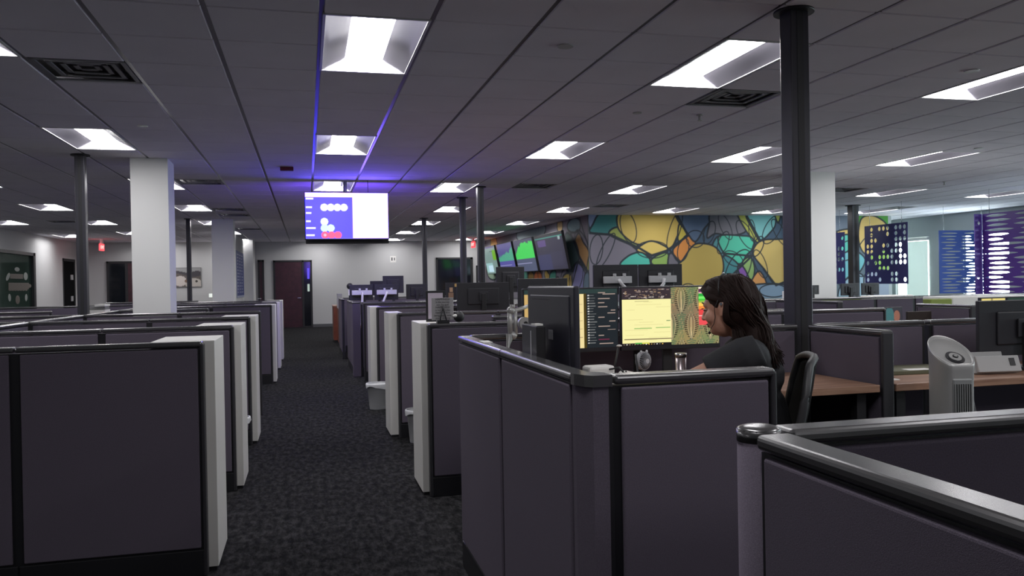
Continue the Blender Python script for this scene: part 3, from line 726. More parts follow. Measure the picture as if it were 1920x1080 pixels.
for (ya, yb, fn, lab) in wall_tv:
    r = thing('wall_screen', lab, 'screen', (XTV-.24, (ya+yb)/2, 2.13), -PI/2, 'tilted wall screens')
    w_, h_ = (yb-ya), .93; M = RX(math.radians(11))
    MB().box(-w_/2, w_/2, -.03, .03, -h_/2, h_/2, BLKM, .008, M=M).build('housing', r)
    sh = sheet('screen', (0, 0, 0), (1, 0, 0), (0, 0, 1), w_-.05, h_-.04, .02, fn, SCR, r); sh.matrix_local = M @ T(-w_/2+.025, -.032, -h_/2+.02)
    MB().box(-.2, .2, .03, .2, -.2, .2, BLKM).build('wall_bracket', r)

# ================================================================== MURAL
DK = lin((42, 50, 57))
def mural_fn(u0, v0, conv, shapes, strokes, base, lw):
    def f(U, V):
        X, Y = U+u0, V+v0; c = np.empty(U.shape+(3,)); c[:] = lin(base)
        for col_, pts in shapes:
            P = smooth_poly([conv(*p) for p in pts], 5); bx = (X > P[:, 0].min()-.1) & (X < P[:, 0].max()+.1) & (Y > P[:, 1].min()-.1) & (Y < P[:, 1].max()+.1)
            xx, yy = X[bx], Y[bx]; cc = c[bx]; cc[inside(P, xx, yy)] = lin(col_); k_ = np.clip((lw-segdist(P, xx, yy))/.014+.5, 0, 1)[:, None]; c[bx] = cc*(1-k_)+np.array(DK)*k_
        for wd, pts, cl in strokes:
            P = np.array([conv(*p) for p in pts], float)
            P = smooth_poly(P, 3) if cl else P
            bx = (X > P[:, 0].min()-.1) & (X < P[:, 0].max()+.1) & (Y > P[:, 1].min()-.1) & (Y < P[:, 1].max()+.1)
            k_ = np.clip((lw*wd-segdist(P, X[bx], Y[bx], cl))/.014+.5, 0, 1)[:, None]; c[bx] = c[bx]*(1-k_)+np.array(DK)*k_
        return c
    return f
SH = [((70, 92, 112), [(1262, 400), (1480, 398), (1480, 560), (1262, 560)]),
 ((122, 118, 130), [(1100, 436), (1142, 440), (1180, 458), (1195, 469), (1240, 500), (1240, 560), (1098, 560)]),
 ((125, 138, 168), [(1102, 400), (1127, 400), (1114, 418), (1106, 430)]),
 ((62, 125, 125), [(1126, 400), (1163, 400), (1161, 418), (1155, 433), (1142, 439), (1107, 436), (1112, 420)]),
 ((150, 162, 85), [(1142, 439), (1157, 426), (1180, 440), (1196, 462), (1178, 457)]),
 ((208, 182, 98), [(1163, 398), (1215, 396), (1264, 398), (1274, 424), (1268, 447), (1255, 466), (1226, 458), (1195, 458), (1172, 444), (1158, 424)]),
 ((215, 190, 104), [(1194, 470), (1207, 457), (1222, 452), (1240, 458), (1252, 468), (1223, 478)]),
 ((80, 188, 168), [(1164, 498), (1178, 480), (1200, 473), (1214, 481), (1219, 489), (1214, 500)]),
 ((140, 176, 92), [(1221, 488), (1234, 478), (1252, 475), (1254, 500), (1227, 498)]),
 ((110, 108, 118), [(1254, 478), (1272, 490), (1274, 545), (1254, 545)]),
 ((200, 184, 80), [(1274, 420), (1290, 441), (1272, 452)]),
 ((215, 142, 72), [(1262, 468), (1275, 455), (1289, 441), (1304, 457), (1287, 478), (1276, 491), (1266, 484)]),
 ((88, 108, 135), [(1268, 400), (1330, 400), (1331, 416), (1320, 429), (1304, 453), (1289, 437)]),
 ((112, 112, 120), [(1334, 400), (1380, 400), (1399, 432), (1369, 442), (1342, 438), (1326, 446), (1330, 420)]),
 ((172, 178, 84), [(1381, 398), (1400, 400), (1413, 432), (1424, 456), (1404, 440)]),
 ((78, 140, 145), [(1336, 462), (1348, 443), (1358, 470), (1352, 486)]),
 ((80, 190, 160), [(1348, 443), (1391, 442), (1410, 446), (1413, 464), (1400, 478), (1386, 495), (1357, 474)]),
 ((70, 135, 140), [(1356, 480), (1384, 496), (1376, 520), (1358, 530)]),
 ((188, 166, 88), [(1300, 460), (1322, 457), (1342, 464), (1354, 482), (1356, 508), (1344, 530), (1313, 560), (1278, 556), (1272, 500), (1280, 488)]),
 ((126, 192, 192), [(1400, 398), (1448, 398), (1454, 420), (1444, 436), (1426, 450), (1410, 428)]),
 ((172, 178, 84), [(1452, 398), (1464, 398), (1459, 418)]),
 ((206, 182, 108), [(1412, 470), (1424, 453), (1448, 449), (1482, 456), (1486, 520), (1455, 534), (1434, 506), (1416, 484)]),
 ((140, 176, 108), [(1392, 492), (1407, 482), (1415, 504), (1409, 530), (1400, 515)]),
 ((92, 150, 150), [(1384, 520), (1400, 532), (1398, 560), (1380, 560)]),
 ((130, 88, 166), [(1383, 503), (1392, 499), (1403, 518), (1406, 536), (1396, 533)]),
 ((216, 156, 92), [(1423, 508), (1437, 534), (1408, 534)]),
 ((125, 150, 172), [(1406, 536), (1482, 536), (1482, 570), (1406, 570)]),
 # right stretch beyond the white column
 ((104, 116, 130), [(1480, 392), (1600, 392), (1600, 430), (1560, 434), (1480, 432)]),
 ((205, 180, 104), [(1570, 434), (1600, 430), (1602, 446), (1572, 450)]),
 ((80, 150, 60), [(1600, 398), (1672, 398), (1672, 450), (1602, 420)]),
 ((206, 178, 106), [(1614, 412), (1632, 404), (1650, 410), (1664, 424), (1668, 450), (1650, 474), (1622, 476), (1610, 450)]),
 ((84, 186, 166), [(1576, 446), (1592, 440), (1602, 452), (1592, 468), (1576, 480)]),
 ((110, 180, 186), [(1574, 484), (1600, 470), (1622, 486), (1610, 512), (1590, 520), (1574, 534)]),
 ((150, 180, 196), [(1576, 536), (1610, 512), (1630, 540), (1625, 575), (1576, 575)]),
 ((150, 190, 80), [(1632, 478), (1668, 470), (1668, 506), (1645, 508)]),
 ((150, 160, 176), [(1622, 515), (1668, 510), (1668, 560), (1630, 560)])]
def ell(cx, cy, rx, ry, a=0, n=14): return [(cx+rx*math.cos(t)*math.cos(a)-ry*math.sin(t)*math.sin(a), cy+rx*math.cos(t)*math.sin(a)+ry*math.sin(t)*math.cos(a)) for t in np.linspace(0, 2*PI, n, endpoint=False)]
ST = [(.6, ell(1178, 426, 14, 30, -.25), 1), (.6, ell(1118, 468, 12, 28, .1), 1), (.6, ell(1136, 470, 9, 36, .45), 1),
      (.6, ell(1265, 432, 10, 38, .3), 1), (.6, ell(1223, 468, 30, 16), 1), (.6, ell(1281, 468, 10, 22, .2), 1), (.6, ell(1304, 448, 17, 16), 1), (.6, ell(1330, 436, 10, 22, .3), 1),
      (.5, ell(1360, 425, 9, 26, -.4), 1), (.6, ell(1356, 455, 9, 22, .35), 1), (.6, ell(1398, 440, 12, 30, -.5), 1), (.6, ell(1375, 485, 12, 20, -1.0), 1),
      (.7, ell(1384, 505, 20, 40, .45), 1), (.7, ell(1421, 462, 9, 20, .4), 1), (.6, ell(1426, 495, 10, 28, -.35), 1), (.6, ell(1448, 430, 14, 30, .5), 1), (.6, ell(1462, 436, 9, 28, -.5), 1), (.6, ell(1410, 432, 6, 20, -.1), 1),
      (.7, ell(1450, 545, 26, 12), 1), (.6, ell(1290, 540, 12, 8), 1), (.7, ell(1588, 470, 14, 20, .5), 1), (.7, ell(1625, 480, 20, 40, .3), 1),
      (1.3, [(1106, 437), (1145, 440), (1200, 466), (1222, 479), (1250, 470), (1290, 442), (1270, 404)], 0), (1.2, [(1255, 468), (1275, 492)], 0), (1.2, [(1400, 404), (1426, 452)], 0), (1.2, [(1356, 475), (1410, 480)], 0), (1.2, [(1358, 530), (1412, 478)], 0), (1.2, [(1432, 505), (1455, 535), (1480, 525)], 0)]
uv = lambda x, y: on_y(x, y, YMU)
MUR = painted('mural_paint', None, .75)
mo = sheet('wall_mural_paint', (XTV+.02, YMU, .9), (1, 0, 0), (0, 0, 1), XM2-XTV-.02, CH-.9, .0095, mural_fn(XTV+.02, .9, uv, SH, ST, (92, 108, 118), .021), MUR); struct(mo)
uv2 = lambda x, y: on_x(x, y, XTV)
SH2 = [((118, 112, 122), [(1086, 395), (1110, 395), (1110, 470), (1096, 440)]), ((118, 150, 156), [(1064, 420), (1074, 408), (1086, 412), (1087, 430), (1076, 436), (1066, 432)]),
       ((166, 130, 84), [(1085, 437), (1093, 453), (1104, 473), (1101, 510), (1088, 483), (1078, 455)]), ((70, 92, 92), [(1060, 440), (1078, 452), (1086, 482), (1076, 505), (1064, 515)]),
       ((122, 122, 166), [(1083, 492), (1097, 513), (1093, 550), (1073, 550), (1075, 510)]), ((150, 152, 80), [(1100, 512), (1104, 480), (1110, 500), (1106, 520)]), ((90, 112, 128), [(1096, 516), (1110, 512), (1110, 560), (1095, 560)]),
       ((205, 175, 88), [(1024, 506), (1032, 520), (1026, 530), (1021, 515)]), ((80, 165, 140), [(1032, 512), (1042, 508), (1040, 534), (1030, 536)]), ((212, 120, 60), [(1044, 520), (1052, 530), (1048, 548), (1038, 548)]),
       ((196, 170, 84), [(1056, 518), (1070, 514), (1070, 545), (1054, 545)]), ((80, 150, 130), [(976, 508), (988, 508), (988, 530), (974, 530)]), ((176, 140, 72), [(991, 510), (1000, 512), (1000, 532), (990, 532)]), ((214, 118, 58), [(1003, 510), (1014, 510), (1016, 532), (1002, 532)]),
       ((190, 150, 80), [(920, 448), (930, 446), (932, 470), (922, 472)]), ((150, 165, 170), [(972, 432), (1018, 420), (1016, 444), (974, 452)]), ((150, 175, 150), [(914, 486), (920, 476), (930, 520), (918, 522), (912, 505)]), ((190, 160, 110), [(1045, 416), (1054, 414), (1054, 432), (1046, 434)])]
ST2 = [(.8, ell(1094, 470, 12, 40, -.3), 1), (.8, ell(1080, 520, 12, 30, .2), 1), (.8, ell(1000, 520, 9, 20), 1), (.8, ell(1060, 530, 9, 26), 1), (1.3, [(1070, 438), (1088, 484), (1104, 512)], 0), (1.3, [(1070, 545), (1084, 490)], 0)]
mo = sheet('wall_screens_paint', (XTV, YB, .9), (0, -1, 0), (0, 0, 1), YB-YMU, CH-.9, .02, lambda U, V: mural_fn(0, .9, uv2, SH2, ST2, (128, 124, 134), .028)(YB-U, V), MUR); struct(mo)
struct(MB().box(11.12, 11.17, YMU-.03, YMU+.01, 0, CH, WHITE).build('trim_2'))

# ================================================================== HANGING CUT-OUT SCREENS (rows of holes)
def cut_sheet(name, O, U, w_, h_, holes, m, parent, th=.012):
    cu = bpy.data.curves.new(name, 'CURVE'); cu.dimensions = '2D'; cu.fill_mode = 'BOTH'; cu.extrude = th/2
    for pts in [[(0, 0), (w_, 0), (w_, h_), (0, h_)]]+holes:
        sp = cu.splines.new('POLY'); sp.points.add(len(pts)-1); sp.use_cyclic_u = True
        for q, (x, y) in enumerate(pts): sp.points[q].co = (x, y, 0, 1)
    tmp = bpy.data.objects.new(name, cu); COL.objects.link(tmp)
    me = bpy.data.meshes.new_from_object(tmp.evaluated_get(bpy.context.evaluated_depsgraph_get())); bpy.data.objects.remove(tmp)
    me.materials.clear(); me.materials.append(m); U = Vector(U); Z = Vector((0, 0, 1)); N = U.cross(Z)
    me.transform(Matrix(((U.x, Z.x, N.x, O[0]), (U.y, Z.y, N.y, O[1]), (U.z, Z.z, N.z, O[2]), (0, 0, 0, 1))))
    o = bpy.data.objects.new(name, me); COL.objects.link(o); o.parent = parent; return o
NAVY = mat('navy_panel', (.028, .03, .16), .45); BLUE = mat('blue_panel', (.055, .12, .46), .45); PURP = mat('purple_panel', (.085, .03, .27), .4)
pat = ['.1.111..333', '.1...1..3.3'.replace('5', '1'), '.11......33'.replace('.', '.'), '11..11..33.', '11..1..333.', '.1.1111..33', '1.11..1.333', '...111.....', '111...1.3..', '1..1..1.3.3']
pat = ['.1.111.111', '.1...1.1.1', '.11....111', '11..11.11.', '11..1.111.', '.1.1111.11', '1.11..1111', '...111....', '111...11..', '1..1..11.1']
def dotholes(seed=0):
    L_ = []
    for r_ in range(10):
        for c_ in range(10):
            if pat[r_][(c_+seed) % 10] == '1':
                cx, cz = .09+c_*.122, 1.22-.08-r_*.117
                if cz < 1.09 or seed == 0: L_.append([(cx+.045*math.cos(2*PI*q/16), cz+.046*math.sin(2*PI*q/16)) for q in range(16)])
    return L_
def slits(seed, w_, h_, dz=.062, hh=.017, lmin=.25, lmax=.5):
    rr = random.Random(seed); L_ = []; z = .05; k = 0
    while z < h_-.04:
        x = rr.uniform(.03, .18) if k % 2 else rr.uniform(.03, .08)
        while x < w_-.06:
            l_ = min(rr.uniform(lmin, lmax), w_-.035-x)
            if l_ > .05: L_.append([(x+l_*t, z+hh*math.sin(PI*t)**.75+.002) for t in np.linspace(0, 1, 9)]+[(x+l_*t, z-hh*math.sin(PI*t)**.75-.002) for t in np.linspace(1, 0, 9)])
            x += l_+rr.uniform(.08, .2)
        z += dz; k += 1
    return L_
XS = 11.55
def hang(r, pts):
    for (x, y, zt) in pts: MB().cyl((x, y, zt-.02), (x, y, CH), .004, CHROME, n=6).build('hanger', r)
r = thing('dotted_screen', 'navy hanging screen cut with rows of round holes in front of the mural', 'room divider')
cut_sheet('cut_panel', (XS, 14.96, 1.22), (0, -1, 0), 1.27, 1.225, dotholes(), NAVY, r); hang(r, [(XS, 14.8, 2.44), (XS, 13.85, 2.44)])
r = thing('dotted_screen', 'navy hanging screen with round holes half hidden behind the white right column', 'room divider')
cut_sheet('cut_panel', (XS, 16.9, 1.22), (0, -1, 0), 1.27, 1.15, dotholes(6), NAVY, r); hang(r, [(XS, 16.7, 2.36), (XS, 15.8, 2.36)])
r = thing('slotted_screen', 'blue hanging screen with thin horizontal slots left of the purple one', 'room divider')
cut_sheet('cut_panel', (13.28, 14.8, .98), (1, 0, 0), 1.3, 1.365, slits(2, 1.3, 1.365, .066, .0135), BLUE, r); hang(r, [(13.4, 14.8, 2.34), (14.4, 14.8, 2.34)])
r = thing('slotted_screen', 'deep purple hanging screen with wide horizontal slots at the right edge', 'room divider')
cut_sheet('cut_panel', (XS, 11.84, .95), (0, -1, 0), 2.4, 1.49, slits(8, 2.4, 1.49, .082, .020, .35, .8), PURP, r)
cut_sheet('side_flange', (XS-.16, 11.86, .95), (1, 0, 0), .16, 1.49, slits(11, .16, 1.49, .16, .03, .04, .07), mat('purple_light', (.14, .07, .42), .4), r); hang(r, [(XS, 11.7, 2.43), (XS, 10.2, 2.43)])

# ================================================================== BACK WALL, LEFT WALL DETAILS
def door(n, x0, x1, y, leaf_x1, h=2.25, label=None, m=DARKWOOD, side=None):
    fr = MB(); fr.box(x0, x0+.06, y-.05, y, 0, h, BLKM).box(x1-.06, x1, y-.05, y, 0, h, BLKM).box(x0, x1, y-.05, y, h-.06, h, BLKM)
    if leaf_x1 < x1-.1: fr.box(leaf_x1-.0, leaf_x1+.06, y-.05, y, 0, h, BLKM)
    f = struct(fr.build('door_%d' % n))
    MB().box(x0+.06, leaf_x1, y-.035, y-.005, .01, h-.06, m, .003).build('door_leaf', f)
    if leaf_x1 < x1-.1: MB().box(leaf_x1+.06, x1-.06, y-.025, y-.015, .05, h-.06, GLASSD).box(leaf_x1+.06, x1-.06, y-.035, y-.012, 0, .05, BLKM).build('side_pane', f)
    MB().box(leaf_x1-.16, leaf_x1-.04, y-.075, y-.05, .98, 1.005, CHROME, .004).cyl((leaf_x1-.06, y-.06, .99), (leaf_x1-.06, y-.035, .99), .02, CHROME).build('door_handle', f)
    return f
door(1, -1.06, .19, YB, -.14)
door(2, -1.55, -1.35, YB, -1.41, 2.27)
door(3, -6.12, -4.9, YB, -5.0, 2.27)
struct(MB().box(-6.06, -5.55, YB-.045, YB-.035, .05, 2.2, GLASSD).box(-5.58, -5.50, YB-.05, YB-.03, .05, 2.2, BLKM).build('window_4'))
door(4, 5.8, 6.1, YB, 6.02, 2.0)
# dark glazed opening at the back right
fr = MB()
for (x0, x1, z0, z1) in ((4.38, 4.44, .3, 2.29), (5.6, 5.68, .3, 2.29), (4.38, 5.68, 2.23, 2.29), (5.28, 5.36, .3, 2.25)): fr.box(x0, x1, YB-.05, YB, z0, z1, BLKM)
f = struct(fr.build('window_5')); MB().box(4.44, 5.6, YB-.03, YB-.02, .3, 2.23, GLASSD).build('pane', f)
# baseboards
BB = mat('baseboard_grey', (.10, .10, .11), .6)
struct(MB().box(XL, -1.06, YB-.02, YB, 0, .1, BB).box(.19, XTV, YB-.02, YB, 0, .1, BB).build('baseboard_back'))
struct(MB().box(XL, XL+.015, YF, 17.9, 0, .1, BB).box(XL, XL+.015, 23.94, 26.4, 0, .1, BB).build('baseboard_left'))
struct(MB().box(XR-.015, XR, YF, 19.6, 0, .1, BB).build('baseboard_right'))
# glazed meeting room on the left with its own dim interior
fr = MB()
for (y0, y1, z0, z1) in ((23.78, 23.94, 0, 2.38), (17.9, 17.98, 0, 2.38), (17.9, 23.94, 2.30, 2.38), (20.9, 20.98, 0, 2.38), (17.9, 23.94, 0, .08)): fr.box(XL-.1, XL+.02, y0, y1, z0, z1, BLKM)
f = struct(fr.build('window_6'))
GL = bpy.data.materials.new('meeting_glass'); GL.use_nodes = True; nt = GL.node_tree; pb = nt.nodes['Principled BSDF']
tr = nt.nodes.new('ShaderNodeBsdfTransparent'); tr.inputs[0].default_value = (.66, .78, .73, 1); mx = nt.nodes.new('ShaderNodeMixShader'); mx.inputs[0].default_value = .22
pb.inputs['Base Color'].default_value = (.05, .07, .065, 1); pb.inputs['Roughness'].default_value = .05
nt.links.new(tr.outputs[0], mx.inputs[1]); nt.links.new(pb.outputs[0], mx.inputs[2]); nt.links.new(mx.outputs[0], nt.nodes['Material Output'].inputs[0])
MB().box(XL-.05, XL-.04, 17.98, 23.78, .08, 2.30, GL).build('pane', f)
RW = mat('meeting_wall', (.22, .27, .24), .9)
struct(MB().box(-10.5, -10.4, 17.5, 24.4, 0, 3.0, RW).box(-10.5, XL-.14, 24.3, 24.4, 0, 3.0, RW).box(-10.5, XL-.14, 17.5, 17.6, 0, 3.0, RW).build('wall_meeting'))
r = thing('meeting_table', 'dim table behind the meeting room glass on the left', 'table', (-8.9, 21.0, 0))
MB().box(-.6, .6, -1.4, 1.4, .71, .74, mat('green_grey', (.10, .15, .11), .5), .01).build('tabletop', r)
for sx in (-.45, .45):
    for sy in (-1.2, 1.2): MB().box(sx-.03, sx+.03, sy-.03, sy+.03, 0, .71, BLKM).build('leg', r)
# decal on the glass
dm = mat('decal_beige', (.11, .095, .08), .7); dw = mat('decal_white', (.24, .26, .24), .7)
db = MB(); X = XL-.035
def dq(y0, y1, z0, z1, m, rr=0):
    c_ = ((y0+y1)/2, (z0+z1)/2); db.sph((X, c_[0], c_[1]), 1, m, (.003, abs(y1-y0)/2, (z1-z0)/2), 14, rot=RX(rr))
def yz(px_, py_): d = ray(px_, py_); t = XL/d[0]; return d[1]*t, HC+d[2]*t
for (px_, py_, ry, rz_, m, a_) in ((35, 505, .18, .055, dw, 0), (18, 519, .16, .07, dw, .5), (51, 518, .16, .10, dw, 0), (58, 536, .16, .05, dm, 0), (21, 558, .10, .09, dw, -.6), (36, 562, .16, .11, dm, 0), (52, 558, .10, .09, dw, .6)):
    y_, z_ = yz(px_, py_); dq(y_-ry, y_+ry, z_-rz_, z_+rz_, m, a_)
for (xa, xb, ya, yb, m) in ((22, 46, 513, 523, dm), (19, 57, 530, 542, dm)):
    y0_, z1_ = yz(xa, ya); y1_, z0_ = yz(xb, yb); db.box(X-.003, X+.003, y0_, y1_, z0_, z1_, m, .002)
for k in range(7):
    y_, z_ = yz(22+k*5, 542); dq(y_-.12, y_+.12, z_-.05, z_+.04, dm)
tag(db.build('window_decal'), 'beige and white ornamental decal stuck on the meeting room glass', 'decal')
# left wall dark door
fr = MB().box(XL-.06, XL+.01, 26.45, 26.53, 0, 2.33, BLKM).box(XL-.06, XL+.01, 27.68, 27.76, 0, 2.33, BLKM).box(XL-.06, XL+.01, 26.45, 27.76, 2.25, 2.33, BLKM)
f = struct(fr.build('door_5')); MB().box(XL-.05, XL-.01, 26.53, 27.68, .01, 2.25, mat('matt_black', (.004, .004, .005), .9, spec=.1)).build('door_leaf', f)
MB().box(XL-.01, XL+.03, 27.3, 27.45, 1.7, 1.85, LGREY).box(XL-.01, XL+.02, 27.3, 27.45, 1.05, 1.2, LGREY).build('door_sign', f)
# framed picture of a landscape (plain stand-in)
r = thing('framed_picture', 'wide framed landscape photograph on the back wall between the columns', 'picture')
px0, pz1 = on_y(323, 503, YB); px1, pz0 = on_y(377, 537, YB)
def landscape(U, V):
    w_, h_ = U.max(), V.max(); x, y = U/w_, V/h_; c = np.empty(U.shape+(3,)); c[:] = lin((150, 150, 150))
    c[y < .80+.04*np.sin(9*x)] = lin((70, 66, 72)); c[(y < .62+.1*np.sin(5*x+1))] = lin((96, 88, 84))
    c[((x-.28)/.22)**2+((y-.3)/.28)**2 < 1] = lin((205, 196, 190)); c[((x-.75)/.3)**2+((y-.15)/.3)**2 < 1] = lin((190, 184, 176)); c[((x-.55)/.12)**2+((y-.3)/.1)**2 < 1] = lin((120, 96, 80)); c[((x-.85)/.05)**2+((y-.28)/.06)**2 < 1] = lin((60, 52, 50))
    return c
MB().box(px0-.02, px1+.02, YB-.025, YB, pz0-.02, pz1+.02, mat('picture_edge', (.2, .2, .2), .5)).build('frame', r)
sheet('print', (px0, YB-.027, pz0), (1, 0, 0), (0, 0, 1), px1-px0, pz1-pz0, .02, landscape, painted('print_paint', None, .5), r)
# blue posters hung on a partition
r = thing('partition', 'grey partition wall behind the rear white column carrying blue posters', 'partition'); MB().box(-2.02, -1.902, 19.3, 26.8, 0, CH, WALLP).build('wall_board', r)
PB = mat('poster_blue', (.04, .06, .24), .5); PW = mat('poster_white', (.4, .42, .55), .6)
for k, (ya, yb, lab) in enumerate(((21.2, 23.6, 'tall blue printed poster, left of two on the grey partition'), (24.0, 26.6, 'tall blue printed poster, right of two on the grey partition'))):
    b_ = MB().box(-1.9, -1.885, ya, yb, 1.14, 2.42, PB); rr = random.Random(k)
    for q in range(13):
        z = 1.22+q*.09
        for s_ in range(3): b_.box(-1.886, -1.883, ya+.15+s_*.75, ya+.15+s_*.75+rr.uniform(.3, .6), z, z+.035, PW)
    b_.box(-1.9, -1.884, ya-.06, ya, 1.10, 2.42, PW).box(-1.9, -1.884, ya, yb, 1.08, 1.14, PW); tag(b_.build('poster'), lab, 'poster')
# exit signs
EXR = emis('exit_red', (1.0, .03, .04), 3.0); EXW = emis('exit_letter', (1.0, .45, .4), 3)
def text_mesh(body, size, m, name='lettering', extrude=.001):
    cu = bpy.data.curves.new(name, 'FONT'); cu.body = body; cu.size = size; cu.extrude = extrude; cu.align_x = 'CENTER'; cu.align_y = 'CENTER'
    tmp = bpy.data.objects.new(name+'_c', cu); COL.objects.link(tmp); dg = bpy.context.evaluated_depsgraph_get()
    me = bpy.data.meshes.new_from_object(tmp.evaluated_get(dg)); bpy.data.objects.remove(tmp); me.materials.clear(); me.materials.append(m)
    o = bpy.data.objects.new(name, me); COL.objects.link(o); return o
def exitsign(x, y, z, rz, label):
    r = thing('exit_sign', label, 'exit sign', (x, y, z), rz)
    MB().box(-.15, .15, -.02, .02, -.10, .10, mat('exit_box', (.5, .1, .1), .5, emit=(1, .03, .04), es=3.0), .004).build('sign_box', r)
    MB().box(-.05, .05, -.03, .03, .10, CH-z, GRIDL).build('mount', r)
    t = text_mesh('EXIT', .13, EXW); t.parent = r; t.matrix_local = T(0, -.022, 0) @ RX(PI/2)
exitsign(-5.83, 26.2, 2.63, 1.42, 'glowing red exit sign hanging at the back left')
exitsign(5.35, 26.3, 2.65, -1.42, 'glowing red exit sign hanging at the back right beside the wall screens')
# wall bits
sx, sz = on_y(737, 486, YB)
tag(MB().box(sx-.1, sx+.1, YB-.012, YB, sz-.11, sz+.11, PAPER).box(sx-.06, sx-.02, YB-.014, YB-.011, sz-.05, sz+.06, BLK).box(sx+.03, sx+.06, YB-.014, YB-.011, sz-.04, sz+.05, BLK).build('wall_notice'), 'small white notice high on the back wall above the far monitors', 'notice')
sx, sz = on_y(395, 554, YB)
tag(MB().box(sx-.05, sx+.05, YB-.012, YB, sz-.06, sz+.06, emis('switch_glow', (.9, .95, .9), .9)).build('wall_switch'), 'bright white wall switch plate right of the framed picture', 'switch')  # plate is given its own emission to look bright
# glowing patches added on the side pane beside the door to imitate reflections
tag(MB().box(.03, .10, YB-.032, YB-.027, 1.62, 1.98, emis('blue_glow', (.16, .12, 1.0), .9), .01).build('painted_reflection'), 'violet reflection painted as a glowing patch on the glass strip of the dark red door', 'painted reflection')
tag(MB().box(.03, .10, YB-.032, YB-.027, 1.20, 1.45, emis('pale_glow', (.5, .62, .55), .9), .01).build('painted_reflection'), 'pale reflection painted as a glowing patch low on the glass strip of the dark red door', 'painted reflection')
# wooden credenzas by the aisle
OW = mat('orange_wood', (.22, .06, .03), .45, var=(6, .2))
for (x0, x1, y0, y1, h_, lab) in ((.70, 1.3, 18.9, 19.8, .86, 'reddish wooden low cabinet at the end of the aisle, nearer one'), (.62, 1.2, 20.1, 21.0, .9, 'reddish wooden low cabinet at the end of the aisle, behind the first')):
    r = thing('wooden_cabinet', lab, 'cabinet', (x0, y0, 0)); MB().box(0, x1-x0, 0, y1-y0, .06, h_-.03, OW, .003).build('body', r)
    MB().box(.02, x1-x0-.02, .02, y1-y0-.02, 0, .06, BLK).build('plinth', r); MB().box(-.01, x1-x0+.01, -.01, y1-y0+.01, h_-.03, h_, WOOD, .003).build('top', r)
r = thing('water_bottle_stand', 'black item with pale wrapper standing on the wooden low cabinet', 'dispenser', (.80, 19.3, .86))
MB().cyl((0, 0, 0), (0, 0, .12), .1, BLKM).build('base', r); MB().box(-.12, .0, -.1, .1, .0, .34, mat('clear_wrap', (.45, .45, .48), .4), .01).build('wrapper', r)
r = thing('desk_lamp', 'small dark desk ornament peeking over the last flank panel', 'ornament', (.72, 14.2, PH))
MB().cyl((0, 0, 0), (0, 0, .1), .02, BLKM).box(-.03, .03, -.03, .03, .08, .18, PAPER, .01).build('stem', r); MB().sph((0, 0, .24), .055, BLKM).build('head', r)

# ================================================================== SMALL THINGS
# bins
def bin_(x, y, label):
    r = thing('waste_bin', label, 'waste bin', (x, y, 0), group='grey waste bins with clear liners')
    n = 24; prof = [(.095, 0), (.10, .01), (.122, .27), (.129, .272), (.129, .288), (.118, .288), (.093, .02)]
    b_ = MB(); BM = mat('bin_plastic', (.46, .47, .48), .35, alpha=1); b_.mats.append(BM); rings = []
    for (rr, z) in prof: rings.append([b_.bm.verts.new((rr*math.cos(2*PI*q/n)*1.0, rr*math.sin(2*PI*q/n)*.8, z)) for q in range(n)])
    for a_, c_ in zip(rings, rings[1:]):
        for q in range(n): f = b_.bm.faces.new((a_[q], a_[(q+1) % n], c_[(q+1) % n], c_[q])); f.smooth = True
    b_.bm.faces.new(rings[0][::-1]); b_.bm.faces.new(rings[-1]); b_.build('bucket', r)
    l_ = MB(); LM = mat('liner_film', (.75, .76, .78), .25, trans=0); l_.mats.append(LM); rings = []; rr2 = random.Random(2)
    wob = [rr2.uniform(-.008, .012) for q in range(n)]
    for (rr, z) in ((.124, .292), (.136, .295), (.140, .278), (.136, .24)):
        rings.append([l_.bm.verts.new(((rr+wob[q]*(1 if z < .26 else .4))*math.cos(2*PI*q/n), (rr+wob[q])*math.sin(2*PI*q/n)*.8, z+(wob[q]*2 if z < .26 else 0))) for q in range(n)])
    for a_, c_ in zip(rings, rings[1:]):
        for q in range(n): f = l_.bm.faces.new((a_[q], a_[(q+1) % n], c_[(q+1) % n], c_[q])); f.smooth = True
    l_.build('liner', r)
    return r
b0 = bin_(.755, 9.15, 'grey waste bin with clear liner standing in the aisle beside the narrow white cabinets')
clone(b0, (.95, 7.1, 0), None, 'waste bin almost hidden behind the nearest narrow white cabinet right of the aisle')
clone(b0, (-.62, 7.2, 0), None, 'grey waste bin peeking out between the white storage towers left of the aisle')
# lettered card on a small easel on the first right row
r = thing('lettered_card', 'square grey card covered in words on a small black easel on the panel', 'card', (.86, 5.27, PH))
def wordbg(U, V):
    c = np.empty(U.shape+(3,)); c[:] = lin((168, 165, 165)); return c
MB().box(-.072, .072, -.006, .006, .02, .165, mat('card_grey', (.36, .35, .36), .7), .001).build('card', r)
for k, wd in enumerate(['HAPPINESS', 'is the journey', 'not the goal', 'HAPPINESS', 'is having today', 'HAPPINESS is', 'being happy now', 'every morning']):
    t = text_mesh(wd, .0195 if wd.isupper() else .0165, mat('card_ink', (.05, .05, .055), .7), 'lettering', .0003); t.parent = r; t.matrix_local = T(0, -.0068, .155-k*.0175) @ RX(PI/2)
MB().tube([(-.002, -.012, .112), (-.024, -.024, .0)], .0042, BLK, 6).tube([(.002, -.012, .112), (.024, -.024, .0)], .0042, BLK, 6).tube([(0, -.012, .11), (0, .022, .0)], .0042, BLK, 6).box(-.04, .04, -.03, .024, 0, .018, BLK).build('easel', r)
r = thing('photo_frame', 'small black frame with pale lilac picture behind the lettered card', 'photo frame', (.845, 5.47, PH), -.1)
